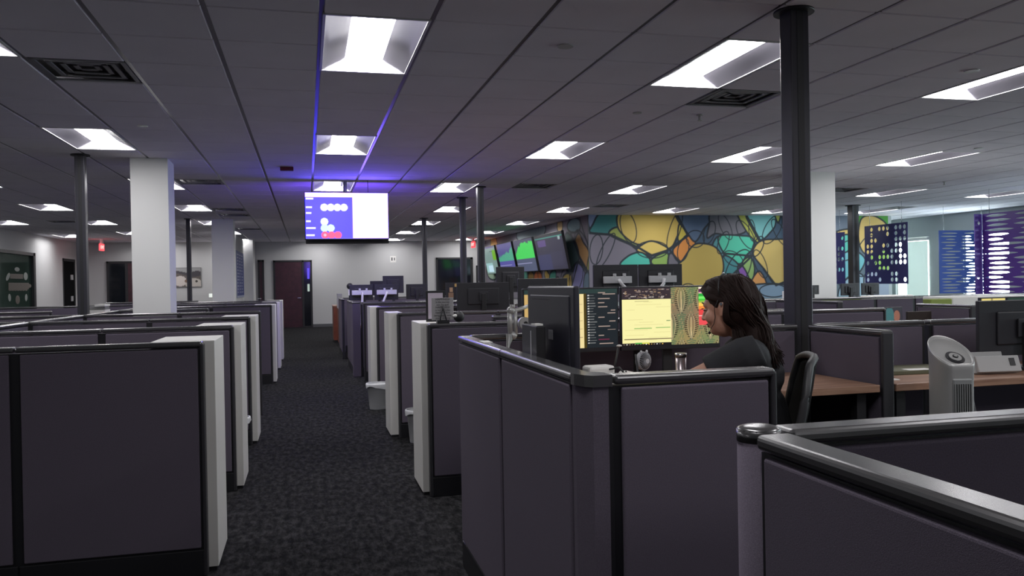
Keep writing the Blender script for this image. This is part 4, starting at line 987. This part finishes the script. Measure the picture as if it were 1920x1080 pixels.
MB().box(-.065, .065, .0, .012, 0, .21, BLK, .002).tube([(.055, .01, .2), (.085, .05, .0)], .005, BLK, 6).build('frame', r); MB().box(-.05, .05, -.002, .0, .02, .195, mat('lilac_print', (.48, .42, .5), .6)).build('print', r)
r = thing('round_ornament', 'black round toy ball lying beside the lettered card', 'ornament', (.968, 5.27, PH))
MB().sph((0, 0, .038), .036, BLKM, (1, .85, 1.02), 20).build('ball', r); MB().sph((-.028, -.018, .045), .014, PAPER, (1.3, .7, .8)).build('bow', r)
# desk objects near the woman
r = thing('cable_organiser', 'white plastic box with ports and black cables behind the front panel', 'box', (1.06, 2.80, .87), .1)
MB().box(-.10, .10, -.05, .05, 0, .165, WHITE, .01).box(-.075, .03, -.01, .06, .16, .205, WHITE, .01).box(.06, .10, -.05, .03, .15, .18, WHITE, .008).build('case', r)
MB().cyl((.02, -.052, .14), (.02, -.049, .14), .016, BLK).box(-.07, -.066, -.052, -.049, .14, .148, BLK).box(-.055, -.051, -.052, -.049, .14, .148, BLK).box(.07, .075, -.052, -.049, .13, .155, BLK).build('port', r)
MB().tube([(.0, .0, .19), (.03, -.04, .2), (.05, -.06, .17), (.1, -.06, .14), (.12, 0, .24)], .004, BLK, 6).tube([(.03, -.055, .15), (.04, -.07, .19), (.07, -.07, .14)], .004, BLK, 6).build('cable', r)
r = thing('desk_fan', 'small round grey desk fan with a slotted grille in front of the lit monitor', 'fan', (1.25, 2.9, .87), .45)
cz = .206; g = MB(); fs = .46
FM = mat('fan_grey', (.30, .30, .32), .4)
for k in range(26):
    a_ = 2*PI*k/26; q3 = [(.018, -.035, 0), (.05, -.03, .35), (.072, -.01, .5)]
    g.tube([(fs*r_*math.cos(a_+t), fs*y_, cz+fs*r_*math.sin(a_+t)) for r_, y_, t in q3], .0013, FM, 5)
g.build('grille', r)
MB().cyl((0, -.012*fs, cz), (0, .03*fs, cz), .076*fs, FM, n=32).cyl((0, -.0125*fs, cz), (0, -.0115*fs, cz), .068*fs, BLKM, n=32).build('shell', r)
MB().cyl((0, -.04*fs, cz), (0, -.02*fs, cz), .02*fs, LGREY, n=20).build('hub', r)
for s_ in (-.016, .016): MB().sph((s_, .0, cz+.034), .006, LGREY, (.8, .8, 1.2)).build('ear_knob', r)
MB().cyl((0, 0, 0), (0, 0, .012), .04, FM).cyl((0, 0, .01), (0, .004, .172), .006, FM).build('foot', r)
r = thing('tumbler', 'brushed steel drinking cup with lid left of the woman', 'cup', (1.50, 3.10, .87))
MB().cyl((0, 0, 0), (0, 0, .195), .021, mat('tumbler_steel', (.42, .36, .38), .3, metal=.8), .022, n=28).build('cup', r); MB().cyl((0, 0, .195), (0, 0, .21), .0245, CHROME, n=28).build('lid', r)
r = thing('desk_phone', 'dark object with pale tip behind the white box', 'stand', (1.343, 3.45, .87)); MB().tube([(0, 0, 0), (.0, 0, .12), (.02, 0, .215)], .005, BLK).build('stem', r); MB().sph((.024, 0, .22), .01, PAPER, (1.3, 1, .6)).build('tip', r); MB().cyl((0, 0, 0), (0, 0, .01), .04, BLKM).build('base', r)
r = thing('keyboard', 'black keyboard on the desk in front of the woman', 'keyboard', (1.27, 3.2, .87), math.radians(125)); MB().box(-.2, .2, -.065, .065, 0, .018, BLKM, .004).build('case', r)
b_ = MB()
for i in range(14):
    for j in range(4): b_.box(-.19+i*.0272, -.19+i*.0272+.022, -.055+j*.028, -.055+j*.028+.022, .017, .023, BLK, .002, 1)
tag(b_.build('keys', r), kind='stuff')
tag(MB().box(-.03, .03, -.05, .05, 0, .03, mat('dark_red_mouse', (.06, .012, .014), .4), .012, 3, M=T(2.14, 3.47, .87)).build('mouse'), 'dark reddish computer mouse on the desk behind the chair back', 'mouse')
tag(MB().box(-.04, .05, -.02, .02, 0, .003, PAPER, M=T(.80, 3.72, PH)).build('paper_slip') if False else MB().box(-.02, .02, -.05, .05, 0, .003, PAPER, M=T(.752, 3.46, PH)).build('paper_slip'), 'bright white slip lying on the aisle panel cap beside the monitor arm', 'paper')
# folders and papers on the right desk
r = thing('folder', 'flat olive folder stack with a white label on the wooden desk', 'folder', (3.06, 3.72, .87), -.05)
MB().box(-.28, .28, -.13, .13, 0, .02, mat('olive_card', (.12, .12, .07), .6), .003).build('cover', r); MB().box(-.02, .12, -.128, -.06, .0205, .022, PAPER).build('label_strip', r)
tag(MB().box(2.73, 2.83, 3.42, 3.56, .87, .874, PAPER).build('paper_sheet'), 'white sheet at the desk edge beside the wing panel post', 'paper')
r = thing('paper_stack', 'leaning stack of white papers in front of the large black monitor', 'papers', (3.44, 3.44, .878), -.12)
MB().box(-.12, .12, -.02, .02, 0, .085, mat('paper_shade', (.45, .45, .45), .8), .004, M=RX(-.35)).build('front_sheet', r); MB().box(-.14, .04, .0, .03, 0, .11, mat('paper_shade_rear', (.36, .36, .36), .8), .004, M=RX(-.25)).build('rear_sheet', r)  # papers are white; their shading is put into the grey colours
MB().box(.06, .09, -.023, -.021, .03, .07, BLKM, M=RX(-.35)).build('print_mark', r)
# tower fan / air purifier
r = thing('tower_fan', 'silver tower air purifier with slanted oval top and dark grille', 'air purifier', (2.745, 3.0, 0), math.radians(-104))
b_ = MB(); b_.mats.append(STEEL); n = 48; rx, ry, H = .112, .082, 1.045; SL = .55
def ov(z, k, sl): return [(min(.82, math.cos(2*PI*q/n))*rx*k, ry*k*math.sin(2*PI*q/n), z-sl*rx*k*min(.82, math.cos(2*PI*q/n))) for q in range(n)]
rings = [[b_.bm.verts.new(p) for p in ov(z, k, s_)] for (z, k, s_) in ((.03, 1.02, 0), (.06, .97, 0), (H-.10, .97, SL), (H-.022, 1.0, SL), (H-.004, 1.02, SL), (H+.004, 1.0, SL), (H+.004, .94, SL), (H-.004, .90, SL))]
for a_, c_ in zip(rings, rings[1:]):
    for q in range(n): f = b_.bm.faces.new((a_[q], a_[(q+1) % n], c_[(q+1) % n], c_[q])); f.smooth = True
b_.bm.faces.new(rings[-1]); b_.bm.faces.new(rings[0][::-1]); b_.build('housing', r)
MB().cyl((0, 0, 0), (0, 0, .03), .13, STEEL, n=32).build('base', r)
Mtop = T(.035, 0, H-.003-SL*.035) @ RY(math.atan(SL))
MB().cyl((0, 0, 0), (0, 0, .003), .044, BLK, n=32, M=Mtop @ Matrix.Diagonal((1, .85, 1, 1))).build('control_ring', r)
MB().cyl((0, 0, .003), (0, 0, .007), .029, STEEL, n=28, M=Mtop @ Matrix.Diagonal((1, .85, 1, 1))).cyl((0, 0, .007), (0, 0, .010), .012, BLKM, n=20, M=Mtop).cyl((0, 0, .0102), (0, 0, .012), .007, STEEL, n=20, M=Mtop).build('dial', r)
FP = mat('fan_face', (.30, .31, .31), .4, metal=.4)
MB().box(rx*.5, rx*.84, -.044, .044, .12, H-.105, FP, .008).build('front_plate', r)
b_ = MB(); b_.box(rx*.83, rx*.85, -.036, .036, .18, H-.13, BLKM)
for k in range(8): b_.box(rx*.85, rx*.85+.006, -.036+k*.0098, -.032+k*.0098, .18, H-.13, FP)
for z in (.4, .60, .78): b_.box(rx*.85, rx*.85+.007, -.036, .036, z, z+.008, FP)
b_.build('grille', r)
tag(MB().tube([(3.32, 3.55, .0), (3.34, 3.5, .3), (3.38, 3.5, .55), (3.36, 3.55, .83)], .005, LGREY, 6).build('power_cord'), 'thin pale cord hanging under the long wooden desk', 'cord')
# far small things
GRNM = mat('olive_green', (.20, .26, .04), .5)
r = thing('storage_box', 'olive green box on the cabinet behind the green-box side panel', 'box', (5.90, 6.7, 0)); MB().box(0, .25, 0, .10, .0, 1.09, WHITE, .004).build('cabinet_body', r)
MB().box(0, .25, -.01, .1, 1.09, 1.15, GRNM, .008).build('green_front', r)
tag(MB().box(6.16, 7.2, 6.7, 7.1, .0, 1.165, WHITE, .01).build('white_cabinet'), 'long white cabinet right of the olive green box', 'cabinet')
tag(MB().box(-.26, .2, -.12, .12, 0, .02, GRNM, .006, M=T(6.75, 9.2, 1.08)).build('green_tray'), 'green tray on the white worktop below the mural', 'tray')
tag(MB().box(-.4, .25, -.1, .1, 0, .05, PAPER, .008, M=T(7.5, 9.2, 1.08)).build('white_tray'), 'long white tray on the worktop below the dotted screen', 'tray')
tag(MB().box(-.06, .06, -.08, .08, 0, .13, LGREY, .006, M=T(5.98, 9.2, 1.08)).build('white_box'), 'white box in front of the mural beside the woman\'s hair', 'box')
r = thing('letter_tray', 'two-tier white letter tray behind the spine panel at far left', 'letter tray', (-2.66, 11.62, 0))
MB().box(-.2, .2, -.2, .2, 0, 1.08, mat('grey_cab', (.14, .14, .15), .6)).build('cabinet_body', r); MB().box(-.16, .14, -.2, .1, 1.08, 1.125, PAPER).build('lower_tray', r); MB().box(.02, .14, -.2, .1, 1.17, 1.195, PAPER).box(-.16, .13, -.15, .1, 1.13, 1.165, mat('grey_cab2', (.2, .2, .2), .6)).build('upper_tray', r)
YN = mat('yellow_notes', (.55, .36, .10), .6); 
r = thing('note_board', 'stack of yellow and tan notes on the corner of a dark monitor', 'notes', (2.25, 12.70, 1.0))
for k, (dx, z, wv, hv, m_) in enumerate(((.02, .33, .1, .05, YN), (-.06, .25, .05, .07, mat('tan_note', (.5, .32, .16), .6)), (-.08, .15, .08, .09, mat('brown_note', (.28, .17, .09), .6)), (-.08, .06, .07, .08, PAPER))): MB().box(dx, dx+wv, -.01, .0, z, z+hv, m_).build('note', r)
MB().box(-.12, .14, .0, .02, -1.0, .4, BLKM).build('board', r)
r = thing('task_lamp', 'small lit task lamp with pale shade below the dark back window', 'lamp', (2.53, 12.15, 1.0)); MB().tube([(0, 0, -1.0), (0, 0, .3), (.02, 0, .42)], .01, BLK, 8).build('stem', r)
MB().cyl((0, 0, .26), (0, 0, .29), .06, BLK).build('shade', r); MB().cyl((0, 0, .245), (0, 0, .258), .05, emis('task_bulb', (1, 1, .85), 2.0)).build('bulb', r)

# ================================================================== OFFICE CHAIR
F = Vector((-.82, .572, 0)).normalized(); Lf = Vector((-.572, -.82, 0)).normalized(); O = Vector((1.735, 2.925, 0))
ang = math.atan2(F.y, F.x)
r = thing('office_chair', 'black mesh-back office chair the woman sits on', 'office chair', (O.x+.11*F.x, O.y+.11*F.y, 0), ang+.13)
CH_M = mat('chair_mesh', (.010, .010, .011), .9, spec=.1, bump=(300, .5)); CF = mat('chair_frame', (.03, .03, .033), .5)
MB().box(-.22, .25, -.24, .24, .465, .525, CH_M, .028, 4).build('seat', r)
b_ = MB(); b_.mats.append(CH_M); nz, ny = 14, 12; g = []
for i in range(nz+1):
    row = []; t = i/nz; z = .60+t*.47; wv = .21+.03*math.sin(PI*t)-.035*max(0, t-.8)/.2
    for j in range(ny+1):
        u = j/ny*2-1; x = -.22-.055*t-.035*math.sin(PI*t*.9)+.035*(u*u)-.05*(t**3)
        row.append(b_.bm.verts.new((x, u*wv, z-.02*(u**4)*t)))
    g.append(row)
for i in range(nz):
    for j in range(ny): f = b_.bm.faces.new((g[i][j], g[i][j+1], g[i+1][j+1], g[i+1][j])); f.smooth = True
edge = [v.co.copy() for v in ([row[0] for row in g]+g[-1][1:-1]+[row[-1] for row in g[::-1]]+g[0][1:-1][::-1])]
o = b_.build('backrest', r); md = o.modifiers.new('thick', 'SOLIDIFY'); md.thickness = .014
MB().tube(edge+[edge[0]], .016, CF, 8, False).build('back_frame', r)
MB().tube([(-.1, 0, .45), (-.27, 0, .48), (-.33, 0, .62), (-.32, 0, .80)], .022, BLKM, 8).build('back_support', r)
MB().cyl((0, 0, .09), (0, 0, .47), .028, CHROME).cyl((0, 0, .40), (0, 0, .47), .06, BLKM).build('gas_lift', r)
for k in range(5):
    a_ = 2*PI*k/5+.3; l_ = MB().tube([(0, 0, .11), (.15*math.cos(a_), .15*math.sin(a_), .095), (.29*math.cos(a_), .29*math.sin(a_), .07)], [.03, .024, .016], BLKM, 8).build('leg', r)
    MB().cyl((.29*math.cos(a_)-.02*math.sin(a_), .29*math.sin(a_)+.02*math.cos(a_), .029), (.29*math.cos(a_)+.02*math.sin(a_), .29*math.sin(a_)-.02*math.cos(a_), .029), .029, BLK).build('caster', l_)
for s_ in (-1, 1):
    MB().tube([(.0, .24*s_, .49), (.0, .29*s_, .52), (.0, .30*s_, .70)], .014, BLKM, 8).box(-.10, .12, .30*s_-.035, .30*s_+.035, .70, .73, BLKM, .01).build('armrest', r)

# ================================================================== THE WOMAN
SKIN = mat('skin', (.56, .30, .215), .5, bump=(400, .05)); SHIRT = mat('black_tshirt', (.017, .018, .022), .85, bump=(500, .3), var=(14, .2)); JEAN = mat('dark_trousers', (.02, .022, .035), .9)
HAIR = mat('dark_brown_hair', (.020, .0105, .009), .62, spec=.18, bump=(220, .4))
def W(f_, l_, z): return O+F*f_+Lf*l_+Vector((0, 0, z))
def capsule(b_, p0, p1, r0, r1, m, n=16):
    p0, p1 = Vector(p0), Vector(p1); pts = []; rs = []; d = (p1-p0); L = d.length; d = d/L
    for k in range(5): a_ = PI/2*k/4; pts.append(p0-d*r0*math.cos(a_)); rs.append(max(.0008, r0*math.sin(a_)))
    for k in range(1, 5): a_ = PI/2*k/4; pts.append(p1+d*r1*math.sin(a_)); rs.append(max(.0008, r1*math.cos(a_)))
    pts[4:5] = [p0]; rs[4] = r0; pts.insert(5, p1); rs.insert(5, r1); b_.tube(pts, rs, m, n)
HT = math.radians(10)                                   # head bowed
HCt = W(.100, .008, 1.272); Rh = Matrix((( F.x, Lf.x, 0, 0), (F.y, Lf.y, 0, 0), (0, 0, 1, 0), (0, 0, 0, 1)))
MH = T(*HCt) @ Rh @ RZ(-.25) @ RY(HT)                              # local head frame: +x face, +y her left, +z up
def hp(x, y, z): return MH @ Vector((x, y, z))
wm = thing('person', 'seated woman with long dark hair in a black t-shirt facing her screens', 'person', (O.x, O.y, 0))
def put(b_, name, vox, sm=4, parent=wm, lab=None):
    o = b_.build(name); o.parent = parent; o.matrix_parent_inverse = parent.matrix_world.inverted() if False else T(-O.x, -O.y, 0)
    if vox:
        md = o.modifiers.new('fuse', 'REMESH'); md.mode = 'VOXEL'; md.voxel_size = vox; md.use_smooth_shade = True
        s2 = o.modifiers.new('soft', 'SMOOTH'); s2.iterations = sm; s2.factor = .5
    if lab: o['label'] = lab
    return o
bd = MB()
# head
bd.sph((-.012, 0, .022), 1, SKIN, (.098, .076, .098), 24, M=MH)
bd.sph((.028, 0, -.035), 1, SKIN, (.062, .058, .085), 20, M=MH)
bd.sph((.062, 0, -.086), 1, SKIN, (.026, .028, .022), 14, M=MH)                 # chin
bd.sph((.074, 0, .022), 1, SKIN, (.020, .046, .020), 14, M=MH)                   # brow
capsule(bd, hp(.086, 0, .012), hp(.104, 0, -.026), .008, .012, SKIN, 10)         # nose
bd.sph((.107, 0, -.031), 1, SKIN, (.0115, .013, .009), 10, M=MH)
for s_ in (-1, 1): bd.sph((.098, .012*s_, -.034), 1, SKIN, (.009, .008, .007), 8, M=MH); bd.sph((.06, .042*s_, -.03), 1, SKIN, (.026, .020, .028), 12, M=MH)
bd.sph((.086, 0, -.056), 1, SKIN, (.012, .022, .0055), 12, M=MH); bd.sph((.083, 0, -.066), 1, SKIN, (.012, .019, .0065), 12, M=MH)
for s_ in (-1, 1):
    bd.sph((-.010, .082*s_, -.004), 1, SKIN, (.018, .010, .031), 14, M=MH, rot=RY(-.2)); bd.sph((-.002, .082*s_, -.028), 1, SKIN, (.011, .008, .013), 10, M=MH)
# neck, trunk
capsule(bd, W(.055, 0, 1.22), W(.0, 0, 1.09), .052, .062, SKIN)
capsule(bd, W(.028, 0, 1.05), W(.015, 0, .85), .095, .105, SKIN); capsule(bd, W(.01, -.12, 1.07), W(.01, .12, 1.07), .068, .068, SKIN)
capsule(bd, W(-.05, -.06, .66), W(-.05, .06, .66), .125, .125, SKIN); capsule(bd, W(.0, 0, .85), W(-.02, 0, .68), .115, .13, SKIN)
# arms, hands
def hand(b_, wr, d, up, side, curl=.5):
    d = d.normalized(); up = (up-d*up.dot(d)).normalized(); sd = d.cross(up)*side
    c0 = wr+d*.012; 
    for k, (off, ln, rr) in enumerate(((-.026, .062, .0085), (-.009, .072, .0088), (.009, .067, .0085), (.025, .052, .0075))):
        k0 = wr+d*.085+sd*off; capsule(b_, wr+d*.01+sd*off*.6, k0, .015, .0115, SKIN, 10)
        a1 = k0+(d*math.cos(curl*.5)-up*math.sin(curl*.5))*ln*.45; a2 = a1+(d*math.cos(curl*1.3)-up*math.sin(curl*1.3))*ln*.32; a3 = a2+(d*math.cos(curl*1.9)-up*math.sin(curl*1.9))*ln*.25
        capsule(b_, k0, a1, rr+.001, rr, SKIN, 8); capsule(b_, a1, a2, rr, rr*.93, SKIN, 8); capsule(b_, a2, a3, rr*.93, rr*.82, SKIN, 8)
    t0 = wr+d*.02-sd*.026; t1 = wr+d*.052-sd*.050-up*.006; t2 = wr+d*.078-sd*.054-up*.014; capsule(b_, t0, t1, .014, .0105, SKIN, 8); capsule(b_, t1, t2, .0105, .0085, SKIN, 8)
ARM = {}
for s_, (sh_, el, wr, tip) in {1: (W(.02, .175, 1.085), W(.235, .215, .985), W(.40, .12, .915), W(.50, .07, .90)), -1: (W(.0, -.175, 1.085), W(.20, -.235, .97), W(.38, -.13, .915), W(.48, -.09, .90))}.items():
    ARM[s_] = (sh_, el, wr); capsule(bd, sh_, el, .052, .041, SKIN); capsule(bd, el, wr, .041, .026, SKIN); hand(bd, wr, tip-wr, Vector((0, 0, 1)), 1 if s_ > 0 else -1)
# legs
for s_ in (-1, 1):
    hip = W(-.03, .09*s_, .655); kn = W(.36, .12*s_, .63); an = W(.30, .11*s_, .12); to = W(.46, .125*s_, .045)
    capsule(bd, hip, kn, .088, .062, SKIN); capsule(bd, kn, an, .058, .038, SKIN); capsule(bd, an, to, .04, .034, SKIN)
body = put(bd, 'body', .0055, 3)
# t-shirt
ts = MB()
capsule(ts, W(.028, 0, 1.055), W(.015, 0, .85), .110, .12, SHIRT); capsule(ts, W(.01, -.145, 1.072), W(.01, .145, 1.072), .082, .082, SHIRT); capsule(ts, W(.01, 0, 1.115), W(-.01, 0, 1.0), .078, .11, SHIRT)
capsule(ts, W(.0, 0, .85), W(-.02, 0, .68), .132, .145, SHIRT); capsule(ts, W(-.03, -.06, .67), W(-.03, .06, .67), .13, .13, SHIRT)
capsule(ts, W(.008, .085, 1.045), W(-.0, .05, .9), .083, .095, SHIRT); capsule(ts, W(.008, -.085, 1.045), W(-.0, -.05, .9), .083, .095, SHIRT)
for s_ in (-1, 1):
    sh_, el, wr = ARM[s_]; d = (el-sh_); a_ = sh_; b2 = sh_+d*.62; ts.tube([a_-d*.25, a_, sh_+d*.3, b2], [.066, .078, .072, .066], SHIRT, 20)
put(ts, 't_shirt', .007, 5)
jn = MB()
for s_ in (-1, 1):
    hip = W(-.03, .09*s_, .655); kn = W(.36, .12*s_, .63); an = W(.305, .11*s_, .14); capsule(jn, hip, kn, .098, .072, JEAN); jn.tube([kn, kn+(an-kn)*.5, an], [.072, .062, .052], JEAN, 16)
capsule(jn, W(-.05, -.06, .655), W(-.05, .06, .655), .14, .14, JEAN); put(jn, 'trousers', .009, 4)
sb = MB()
for s_ in (-1, 1):
    an = W(.30, .11*s_, .09); to = W(.46, .125*s_, .045); capsule(sb, an, to, .05, .042, BLK); capsule(sb, W(.27, .108*s_, .045), to, .043, .043, BLK)
put(sb, 'shoes', .008, 3)
# eyes, brows, lips
ey = MB()
for s_ in (-1, 1): ey.sph((.080, .029*s_, .003), 1, mat('eye_white', (.42, .38, .36), .4), (.009, .011, .0035), 12, M=MH); ey.sph((.085, .029*s_, .002), 1, BLK, (.0062, .007, .0048), 10, M=MH)
put(ey, 'eyes', 0)
lw_ = MB()
for s_ in (-1, 1):
    lw_.tube([hp(.091, .014*s_, .029), hp(.089, .032*s_, .033), hp(.078, .048*s_, .027)], [.002, .003, .0015], HAIR, 6)
    lw_.tube([hp(.093, .018*s_, .009), hp(.095, .032*s_, .009), hp(.086, .045*s_, .005)], [.0012, .0018, .001], BLK, 6)
    lw_.tube([hp(.094, .036*s_, .008), hp(.103, .040*s_, .005)], [.0012, .0006], BLK, 5)
put(lw_, 'eyebrows', 0)
lp = MB(); LIP = mat('lips', (.36, .10, .09), .4); lp.sph((.0905, 0, -.0575), 1, LIP, (.0095, .020, .0045), 12, M=MH).sph((.088, 0, -.0655), 1, LIP, (.0095, .017, .0055), 12, M=MH); put(lp, 'lips', 0)
# hair: scalp volume and many tapering locks falling behind the shoulders
hr = MB(); hm = MB()
hm.sph((-.022, 0, .034), 1, HAIR, (.102, .083, .096), 26, M=MH)
hm.sph((.006, 0, .062), 1, HAIR, (.078, .074, .056), 20, M=MH)
hm.sph((-.050, 0, -.01), 1, HAIR, (.072, .080, .10), 20, M=MH)
capsule(hm, hp(-.050, 0, -.02), W(-.018, .0, 1.16), .074, .058, HAIR); capsule(hm, W(-.018, 0, 1.17), W(-.05, .01, 1.08), .055, .032, HAIR)
capsule(hm, W(.0, .045, 1.24), W(-.015, .07, 1.14), .042, .036, HAIR); capsule(hm, W(.0, -.045, 1.24), W(-.015, -.07, 1.14), .042, .036, HAIR)
capsule(hm, hp(-.035, .045, .0), W(.035, .052, 1.20), .034, .024, HAIR); capsule(hm, hp(-.035, -.045, .0), W(.035, -.052, 1.20), .034, .024, HAIR)
rh = random.Random(12)
def lock(pts, R0, am, ph):
    P = []
    for i in range(len(pts)-1):
        p0, p1, p2, p3 = pts[max(i-1, 0)], pts[i], pts[i+1], pts[min(i+2, len(pts)-1)]
        for t in (0, .33, .66): P.append(.5*((2*p1)+(-p0+p2)*t+(2*p0-5*p1+4*p2-p3)*t*t+(-p0+3*p1-3*p2+p3)*t**3))
    P.append(pts[-1]); n_ = len(P)
    P = [p+(Lf*am*math.sin(i*.7+ph)+F*am*math.cos(i*.6+ph))*min(1, i/9) for i, p in enumerate(P)]
    hr.tube(P, [R0*(.35+.65*min(1, i/3))*(1-.85*max(0, (i-n_*.6)/(n_*.4))**1.5)+.0005 for i in range(n_)], HAIR, 5)
for k in range(1350):
    s_ = 1 if k % 3 else -1; R0 = rh.uniform(.0014, .0036); am = rh.uniform(.001, .005); ph = rh.uniform(0, 6)
    if k < 800:                                        # over the side of the head, tucked behind the ear
        x0_ = rh.uniform(-.07, .066); th_ = rh.uniform(.1, 1); bk = rh.uniform(0, 1); wv = rh.uniform(-.01, .01)
        a0 = hp(x0_, s_*rh.uniform(0, .012), .128-.35*max(0, x0_-.02)**1.2-.9*max(0, -x0_-.03)**1.5)
        sx_ = x0_*.5-.052-rh.uniform(0, .03)
        pts = [a0, hp(x0_*.9-.014, s_*.054*th_, .112-.14*max(0, x0_)), hp(sx_+.006, s_*.083*th_, .05), hp(sx_-.02, s_*.088*th_, -.01),
               W(.022-.075*bk, s_*.082*th_+wv, 1.205), W(.008-.082*bk, s_*.095*th_+wv, 1.14), W(-.006-.085*bk+wv, s_*.10*th_+rh.uniform(-.02, .02), rh.uniform(1.045, 1.12)-.02*bk)]
    elif k < 1230:                                     # down the back of the head
        l_ = rh.uniform(-1, 1); wv = rh.uniform(-.012, .012); d_ = rh.uniform(-.008, .006)
        pts = [hp(-.03, l_*.02, .131), hp(-.088+d_, l_*.05, .095), hp(-.122+d_+.02*l_*l_, l_*.074, .03), hp(-.122+d_+.02*l_*l_, l_*.082, -.045),
               W(-.044+d_+.03*l_*l_, l_*.085+wv, 1.19), W(-.068+d_+.035*l_*l_, l_*.09+wv, 1.12), W(-.09+d_*3+.04*l_*l_, l_*.09+wv*2, rh.uniform(1.03, 1.09))]
    else:                                              # loose strands in front of the neck
        x_ = rh.uniform(-.02, .02); pts = [hp(-.045+x_, s_*.082, .05), hp(-.03+x_*.5, s_*.092, .0), hp(-.02+x_*.6, s_*.084, -.055), W(.055+x_, s_*.070, 1.185), W(.045+x_*1.6, s_*(.085+abs(x_)), rh.uniform(1.10, 1.15))]
    lock(pts, R0, am, ph)
for k in range(34):                                   # fringe swept back from the forehead to the ear
    s_ = 1 if k % 2 else -1; t = k/34; a0 = hp(.062-.03*t, s_*.006, .118); a1 = hp(.080-.045*t, s_*.036, .085); a2 = hp(.052-.05*t, s_*.068, .048); a3 = hp(-.01-.03*t, s_*.080, .022); a4 = hp(-.05, s_*.082, -.02)
    hr.tube([a0, a1, a2, a3, a4], [.004, .0085, .009, .008, .003], HAIR, 6)
put(hm, 'hair', .006, 4); o = put(hr, 'hair_locks', 0); tag(o, kind='stuff')
# headset
r = thing('headset', 'thin black headset with a curved microphone boom worn by the woman', 'headset', (O.x, O.y, 0))
hb = MB(); hb.tube([hp(-.01+0*t_, .098*math.sin(t_), (.03+.104*math.cos(t_))) for t_ in np.linspace(-1.35, 1.35, 15)], .0022, BLKM, 6); put(hb, 'headband', 0, parent=r)
hb = MB(); hb.cyl(hp(-.012, .094, .012), hp(-.012, .099, .012), .006, CHROME); hb.sph((-.01, 0, .136), .005, CHROME, M=MH); put(hb, 'highlight_clip', 0, parent=r)
hb = MB(); hb.tube([hp(.0, .088, .03), hp(.024, .082, .0), hp(.030, .074, -.035), hp(.045, .062, -.06), hp(.070, .042, -.078), hp(.085, .02, -.09)], .0014, BLK, 6); hb.sph((.088, .016, -.092), .006, BLK, M=MH); put(hb, 'microphone_boom', 0, parent=r)
put(MB().cyl(hp(-.012, -.088, .0), hp(-.012, -.097, .0), .014, BLKM, n=16), 'earpiece', 0, parent=r)
